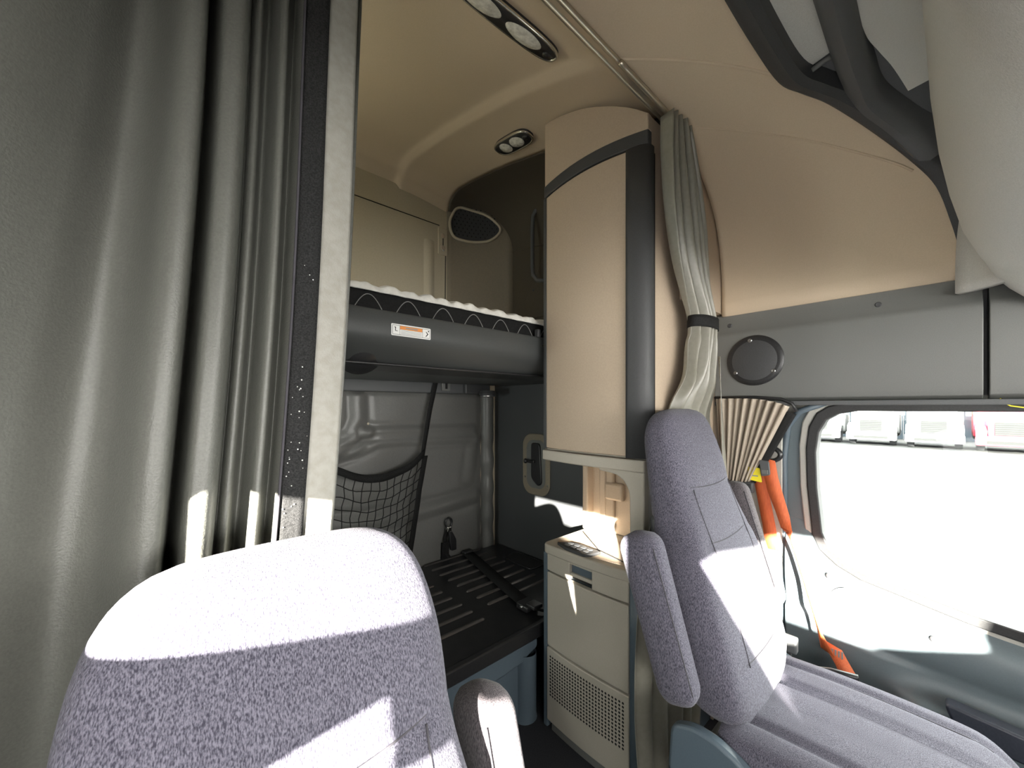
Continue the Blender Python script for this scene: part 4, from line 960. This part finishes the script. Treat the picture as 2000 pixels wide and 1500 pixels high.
def make_seat(label, XS, YS, ZS, arm=0.295, arm_dy=0.0, ox=0.0, arm_dz=0.0):
    X0 = DY = DZ = 0.0; ZF = 1.2 - (1.2 + ZS) / K
    t = thing('truck_seat', label, 'seat', (0, 0, 0), 'high back cab seats')
    nz = 46
    zs = [s[0] for s in ST]
    lv = []
    for a, b in zip(zs[:-1], zs[1:]):
        k = max(2, int((b - a) / 0.008)); lv += [a + (b - a) * i / k for i in range(k)]
    lv.append(zs[-1])
    def back_fn(u, v):
        z = lv[round(v * (len(lv) - 1))]; w, yf, th = st_at(z); a = 2 * math.pi * u; n = 3.2
        c, s = math.cos(a), math.sin(a)
        xr = math.copysign(abs(c) ** (2 / n), c); yr = math.copysign(abs(s) ** (2 / n), s)
        y = yf + th / 2 - (th / 2) * yr
        if yr > 0: y -= bol(xr, z) * min(1, yr * 1.5)
        # soft channels at the stitched seams
        if yr > 0.3:
            for zz in (0.975, 0.835, 0.56): y += 0.005 * math.exp(-((z - zz) / 0.008) ** 2) * (1 if abs(xr) < 0.8 else 0.3)
        return (X0 + xr * w, y + DY, z + DZ)
    bk_ = grid('backrest', back_fn, 96, len(lv) - 1, 'fabric', t, closed_u=True, cap=True)
    for zz in (0.975, 0.835, 0.56):
        tube('seam', [(X0 + x, front_y(x, zz + 0.01 * (x / 0.15) ** 2) + 0.0032 + DY, zz + 0.01 * (x / 0.15) ** 2 + DZ) for x in [(-0.15 + 0.3 * i / 24) for i in range(25)]], 0.0014, 'seam', bk_, 5)
    for sx in (-0.125, 0.125):
        tube('seam', [(X0 + sx, front_y(sx, z) - 0.0002 + DY, z + DZ) for z in [0.56 + 0.415 * i / 24 for i in range(25)]], 0.0014, 'seam', bk_, 5)
    # cushion
    CW = 0.236
    def cu_fn(u, v):
        y = 0.355 - 0.495 * v; a = 2 * math.pi * u; n = 3.6
        w = CW * (1 - 0.22 * max(0, (v - 0.72) / 0.28) ** 2.5) * (1 if v > 0.03 else 0.97)
        ztop = 0.452 + 0.010 * math.sin(math.pi * min(1, v * 1.1)) - 0.075 * max(0, (v - 0.80) / 0.20) ** 2.2
        zbot = 0.330 + 0.02 * max(0, (v - 0.8) / 0.2)
        c, s = math.cos(a), math.sin(a)
        xr = math.copysign(abs(c) ** (2 / n), c); zr = math.copysign(abs(s) ** (2 / n), s)
        x = xr * w; z = (ztop + zbot) / 2 + zr * (ztop - zbot) / 2
        if zr > 0.5:
            for gx in (-0.15, -0.045, 0.06, 0.165): z -= 0.013 * math.exp(-((x - gx) / 0.011) ** 2) * (1 - 0.5 * v)
            z += 0.012 * abs(xr) ** 3
        return (X0 + x, y + DY, z + DZ)
    cu = grid('cushion', cu_fn, 110, 40, 'fabric', t, closed_u=True, cap=True)
    for gx in (-0.15, -0.045, 0.06, 0.165):
        pts = []
        for i in range(24):
            v = 0.05 + 0.82 * i / 23; y = 0.355 - 0.495 * v
            ztop = 0.452 + 0.010 * math.sin(math.pi * min(1, v * 1.1)) - 0.075 * max(0, (v - 0.80) / 0.20) ** 2.2
            pts.append((X0 + gx, y + DY, ztop - 0.014 * (1 - 0.5 * v) + DZ))
        tube('seam', pts, 0.0014, 'seam', cu, 5)
    # raised armrests
    for s in (-1, 1):
        ax0, ax1 = Vector((X0 + s * arm + (ox if s > 0 else 0), 0.405 + arm_dy, 0.505 + arm_dz + (ox if s > 0 else 0))), Vector((X0 + s * arm + (ox if s > 0 else 0), 0.522 + arm_dy, 0.885 + arm_dz + (ox if s > 0 else 0)))
        d = (ax1 - ax0).normalized(); nrm = Vector((0, -d.z, d.y)); sidev = Vector((1, 0, 0)); Ln = (ax1 - ax0).length
        def arm_fn(u, v, ax0=ax0, d=d, nrm=nrm, sidev=sidev, Ln=Ln):
            a = 2 * math.pi * u; n = 3.0; c, q = math.cos(a), math.sin(a)
            e = min(v, 1 - v) * Ln; r = 0.045
            k = math.sqrt(max(0.0, 1 - (1 - min(1, e / r)) ** 2)) * 0.82 + 0.18 if e < r else 1.0
            if v in (0.0, 1.0): k = 0.18
            w = 0.036 * k; h = (0.046 + 0.010 * v) * k
            return ax0 + d * (v * Ln) + sidev * (w * math.copysign(abs(c) ** (2 / n), c)) + nrm * (h * math.copysign(abs(q) ** (2 / n), q))
        am = grid('armrest', arm_fn, 36, 40, 'fabric_side' if s > 0 else 'fabric', t, closed_u=True, cap=True)
        tube('welt', [ax0 + d * (Ln * (0.10 + 0.8 * i / 12)) + sidev * (-0.030) + nrm * 0.0485 for i in range(13)], 0.0014, 'seam', am, 5)
        tube('pivot', [(X0 + s * 0.215, 0.42 + DY, 0.55 + DZ), (X0 + s * 0.28, 0.42 + DY, 0.55 + DZ)], 0.018, 'black', t, 12)
    # plastic side shrouds, pedestal and base
    SH = rpoly([(0.46, 0.30), (0.452, 0.415), (0.40, 0.438), (0.345, 0.436), (0.295, 0.418), (0.22, 0.365), (0.10, 0.33), (-0.05, 0.31), (-0.08, 0.25), (0.36, 0.22)], 0.02)
    for s in (-1, 1):
        prism('side_shroud', [(y + DY, z + DZ) for y, z in SH], 'yz', X0 + s * 0.232, X0 + s * 0.262, 'grey_blue', t, 0.008, seg=3)
    box('seat_pan', (X0 - 0.225, X0 + 0.225), (-0.06 + DY, 0.42 + DY), (0.27 + DZ, 0.332 + DZ), 'grey_dark', t, 0.01)
    box('pedestal', (X0 - 0.16, X0 + 0.16), (-0.02 + DY, 0.36 + DY), (ZF + 0.03, 0.272 + DZ), 'black', t, 0.02)
    box('floor_plate', (X0 - 0.20, X0 + 0.20), (-0.06 + DY, 0.40 + DY), (ZF, ZF + 0.03), 'black', t, 0.006)
    prism('back_shell', rpoly([(0.40 + DY, 0.44 + DZ), (0.478 + DY, 0.44 + DZ), (0.508 + DY, 0.60 + DZ), (0.56 + DY, 0.90 + DZ), (0.50 + DY, 0.90 + DZ)], 0.03), 'yz', X0 - 0.18, X0 + 0.18, 'grey_dark', t, 0.012)
    tube('recliner_lever', [(X0 + 0.268, 0.28 + DY, 0.40 + DZ), (X0 + 0.272, 0.22 + DY, 0.42 + DZ), (X0 + 0.272, 0.16 + DY, 0.43 + DZ)], 0.009, 'black', t, 8)
    T = Matrix(((K, 0, 0, 0), (0, K, 0, 0), (0, 0, K, 1.2 - 1.2 * K + ZS), (0, 0, 0, 1)))
    for o in t.children_recursive: o.data.transform(T)
    t.location = (XS, YS, 0); LOC[t.name] = Vector(t.location)
    return t
make_seat('grey tweed driver seat by the window with a sunlit backrest', 1.115, 0.0, 0.0, 0.295, 0.0, 0.045)
make_seat('grey tweed passenger seat close to the camera, cut off at the bottom', 0.100, -0.042, -0.138, 0.266, 0.015, 0.0, 0.03)
bu = thing('belt_buckle', 'grey seat belt buckle stalk beside the driver cushion', 'buckle', (1.385, 0.31, 0.0))
box('stalk', (1.378, 1.392), (0.30, 0.325), (0.0, 0.49), 'grey_dark', bu, 0.003)
box('buckle_head', (1.373, 1.400), (0.285, 0.335), (0.475, 0.52), 'grey_mid', bu, 0.005)

# thin wire dangling at the window top
wi = thing('loose_wire', 'thin yellowish loose wire dangling at the top of the driver window', 'wire', (1.6, -0.1, 1.19))
tube('wire_strand', [(1.59, -0.098, 1.222), (1.59, -0.104, 1.212), (1.592, -0.115, 1.203), (1.6, -0.14, 1.198), (1.61, -0.17, 1.20)], 0.0016, 'yellow', wi, 6)
tube('wire_tip', [(1.61, -0.17, 1.20), (1.612, -0.176, 1.201)], 0.0024, 'black', wi, 6)

# ================================================================== outside: yard and parked trucks
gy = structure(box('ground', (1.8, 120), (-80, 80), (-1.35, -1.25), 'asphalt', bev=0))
def yard_truck(label, x, y, paint, rot):
    t = thing('parked_truck', label, 'truck', (x, y, -1.25), 'trucks parked across the yard')
    t.rotation_euler = (0, 0, rot)
    Z = -1.25
    def bx(n, xr, yr, zr, m, bv=0.05): return box(n, tuple(x + q for q in xr), tuple(y + q for q in yr), tuple(Z + q for q in zr), m, t, bv)
    bx('bumper', (-0.25, 0.1), (-1.2, 1.2), (0.35, 0.85), paint, 0.08)
    prism('hood', [(x + a, Z + b) for a, b in ((0.0, 0.85), (0.0, 1.65), (0.35, 1.85), (1.9, 2.15), (1.9, 0.7), (0.1, 0.7))], 'xz', y - 0.75, y + 0.75, paint, t, 0.08)
    bx('grille_panel', (-0.03, 0.02), (-0.52, 0.52), (0.90, 1.62), 'gap', 0.01)
    bx('air_intake', (-0.27, -0.24), (-0.8, 0.8), (0.45, 0.62), 'gap', 0.01)
    for k in range(6): bx('grille_bar', (-0.05, -0.02), (-0.55, 0.55), (0.95 + k * 0.11, 0.97 + k * 0.11), 'tyre', 0.005)
    for s in (-1, 1):
        prism('fender', [(x + a, Z + b) for a, b in ((0.05, 0.75), (0.12, 1.25), (0.6, 1.42), (1.4, 1.38), (1.75, 1.0), (1.75, 0.75), (1.5, 0.75), (1.3, 1.1), (0.7, 1.15), (0.4, 0.8))], 'xz', y + s * 0.76, y + s * 1.18, paint, t, 0.05)
        bx('headlamp', (-0.01, 0.14), tuple(sorted((s * 0.78, s * 1.1))), (0.95, 1.2), 'lens', 0.04)
        w = lathe('wheel', [(0.52, -0.15), (0.54, -0.1), (0.54, 0.1), (0.52, 0.15), (0.3, 0.15), (0.28, 0.08), (0.1, 0.12)], (x + 1.0, y + s * 0.98, Z + 0.54), (0, s, 0), 'tyre', t, 24)
        bx('mirror', (1.7, 1.85), tuple(sorted((s * 1.32, s * 1.5))), (1.9, 2.6), 'truck_dark', 0.03)
        bx('fuel_tank', (2.6, 4.0), tuple(sorted((s * 0.85, s * 1.2))), (0.5, 1.05), 'steel', 0.15)
    prism('cab', [(x + a, Z + b) for a, b in ((1.85, 0.7), (1.85, 2.15), (2.35, 2.95), (3.0, 3.7), (4.2, 3.9), (4.2, 0.7))], 'xz', y - 1.2, y + 1.2, paint, t, 0.1)
    prism('windscreen', [(x + a, Z + b) for a, b in ((1.86, 2.2), (2.33, 2.93), (2.30, 2.95), (1.82, 2.22))], 'xz', y - 1.05, y + 1.05, 'truck_dark', t, 0.01)
    return t
ROW = (('white parked truck farthest left through the driver window', 'truck_white'), ('white parked truck second from left through the driver window', 'truck_white'), ('white parked truck third from left through the driver window', 'truck_white'),
       ('white parked truck fourth from left, just left of the red truck', 'truck_white'), ('red parked truck in the row seen through the window', 'truck_red'), ('white parked truck at the right frame edge through the window', 'truck_white'))
for i, (lb, p) in enumerate(ROW):
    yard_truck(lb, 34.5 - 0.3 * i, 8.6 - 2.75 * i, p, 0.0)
fw_ = thing('yard_backing', 'dark fence added behind the parked trucks', 'backing', (42, 0, -1.25))
for k in range(14): box('backing_panel', (42.0, 42.06), (14 - 2 * k - 1.98, 14 - 2 * k), (-1.25, 0.9), 'truck_dark', fw_, 0.01)  # dark panels added to darken the gaps between the trucks
bn = thing('yard_banner', 'orange and yellow banner above the parked trucks through the window', 'banner', (44, 0.5, -1.25))
box('sheet', (44.0, 44.06), (-1.6, 2.0), (0.93, 1.6), 'banner_orange', bn, 0.01)
for yy in (-1.65, 2.05): tube('pole', [(44.03, yy, -1.25), (44.03, yy, 1.7)], 0.05, 'steel', bn, 8)
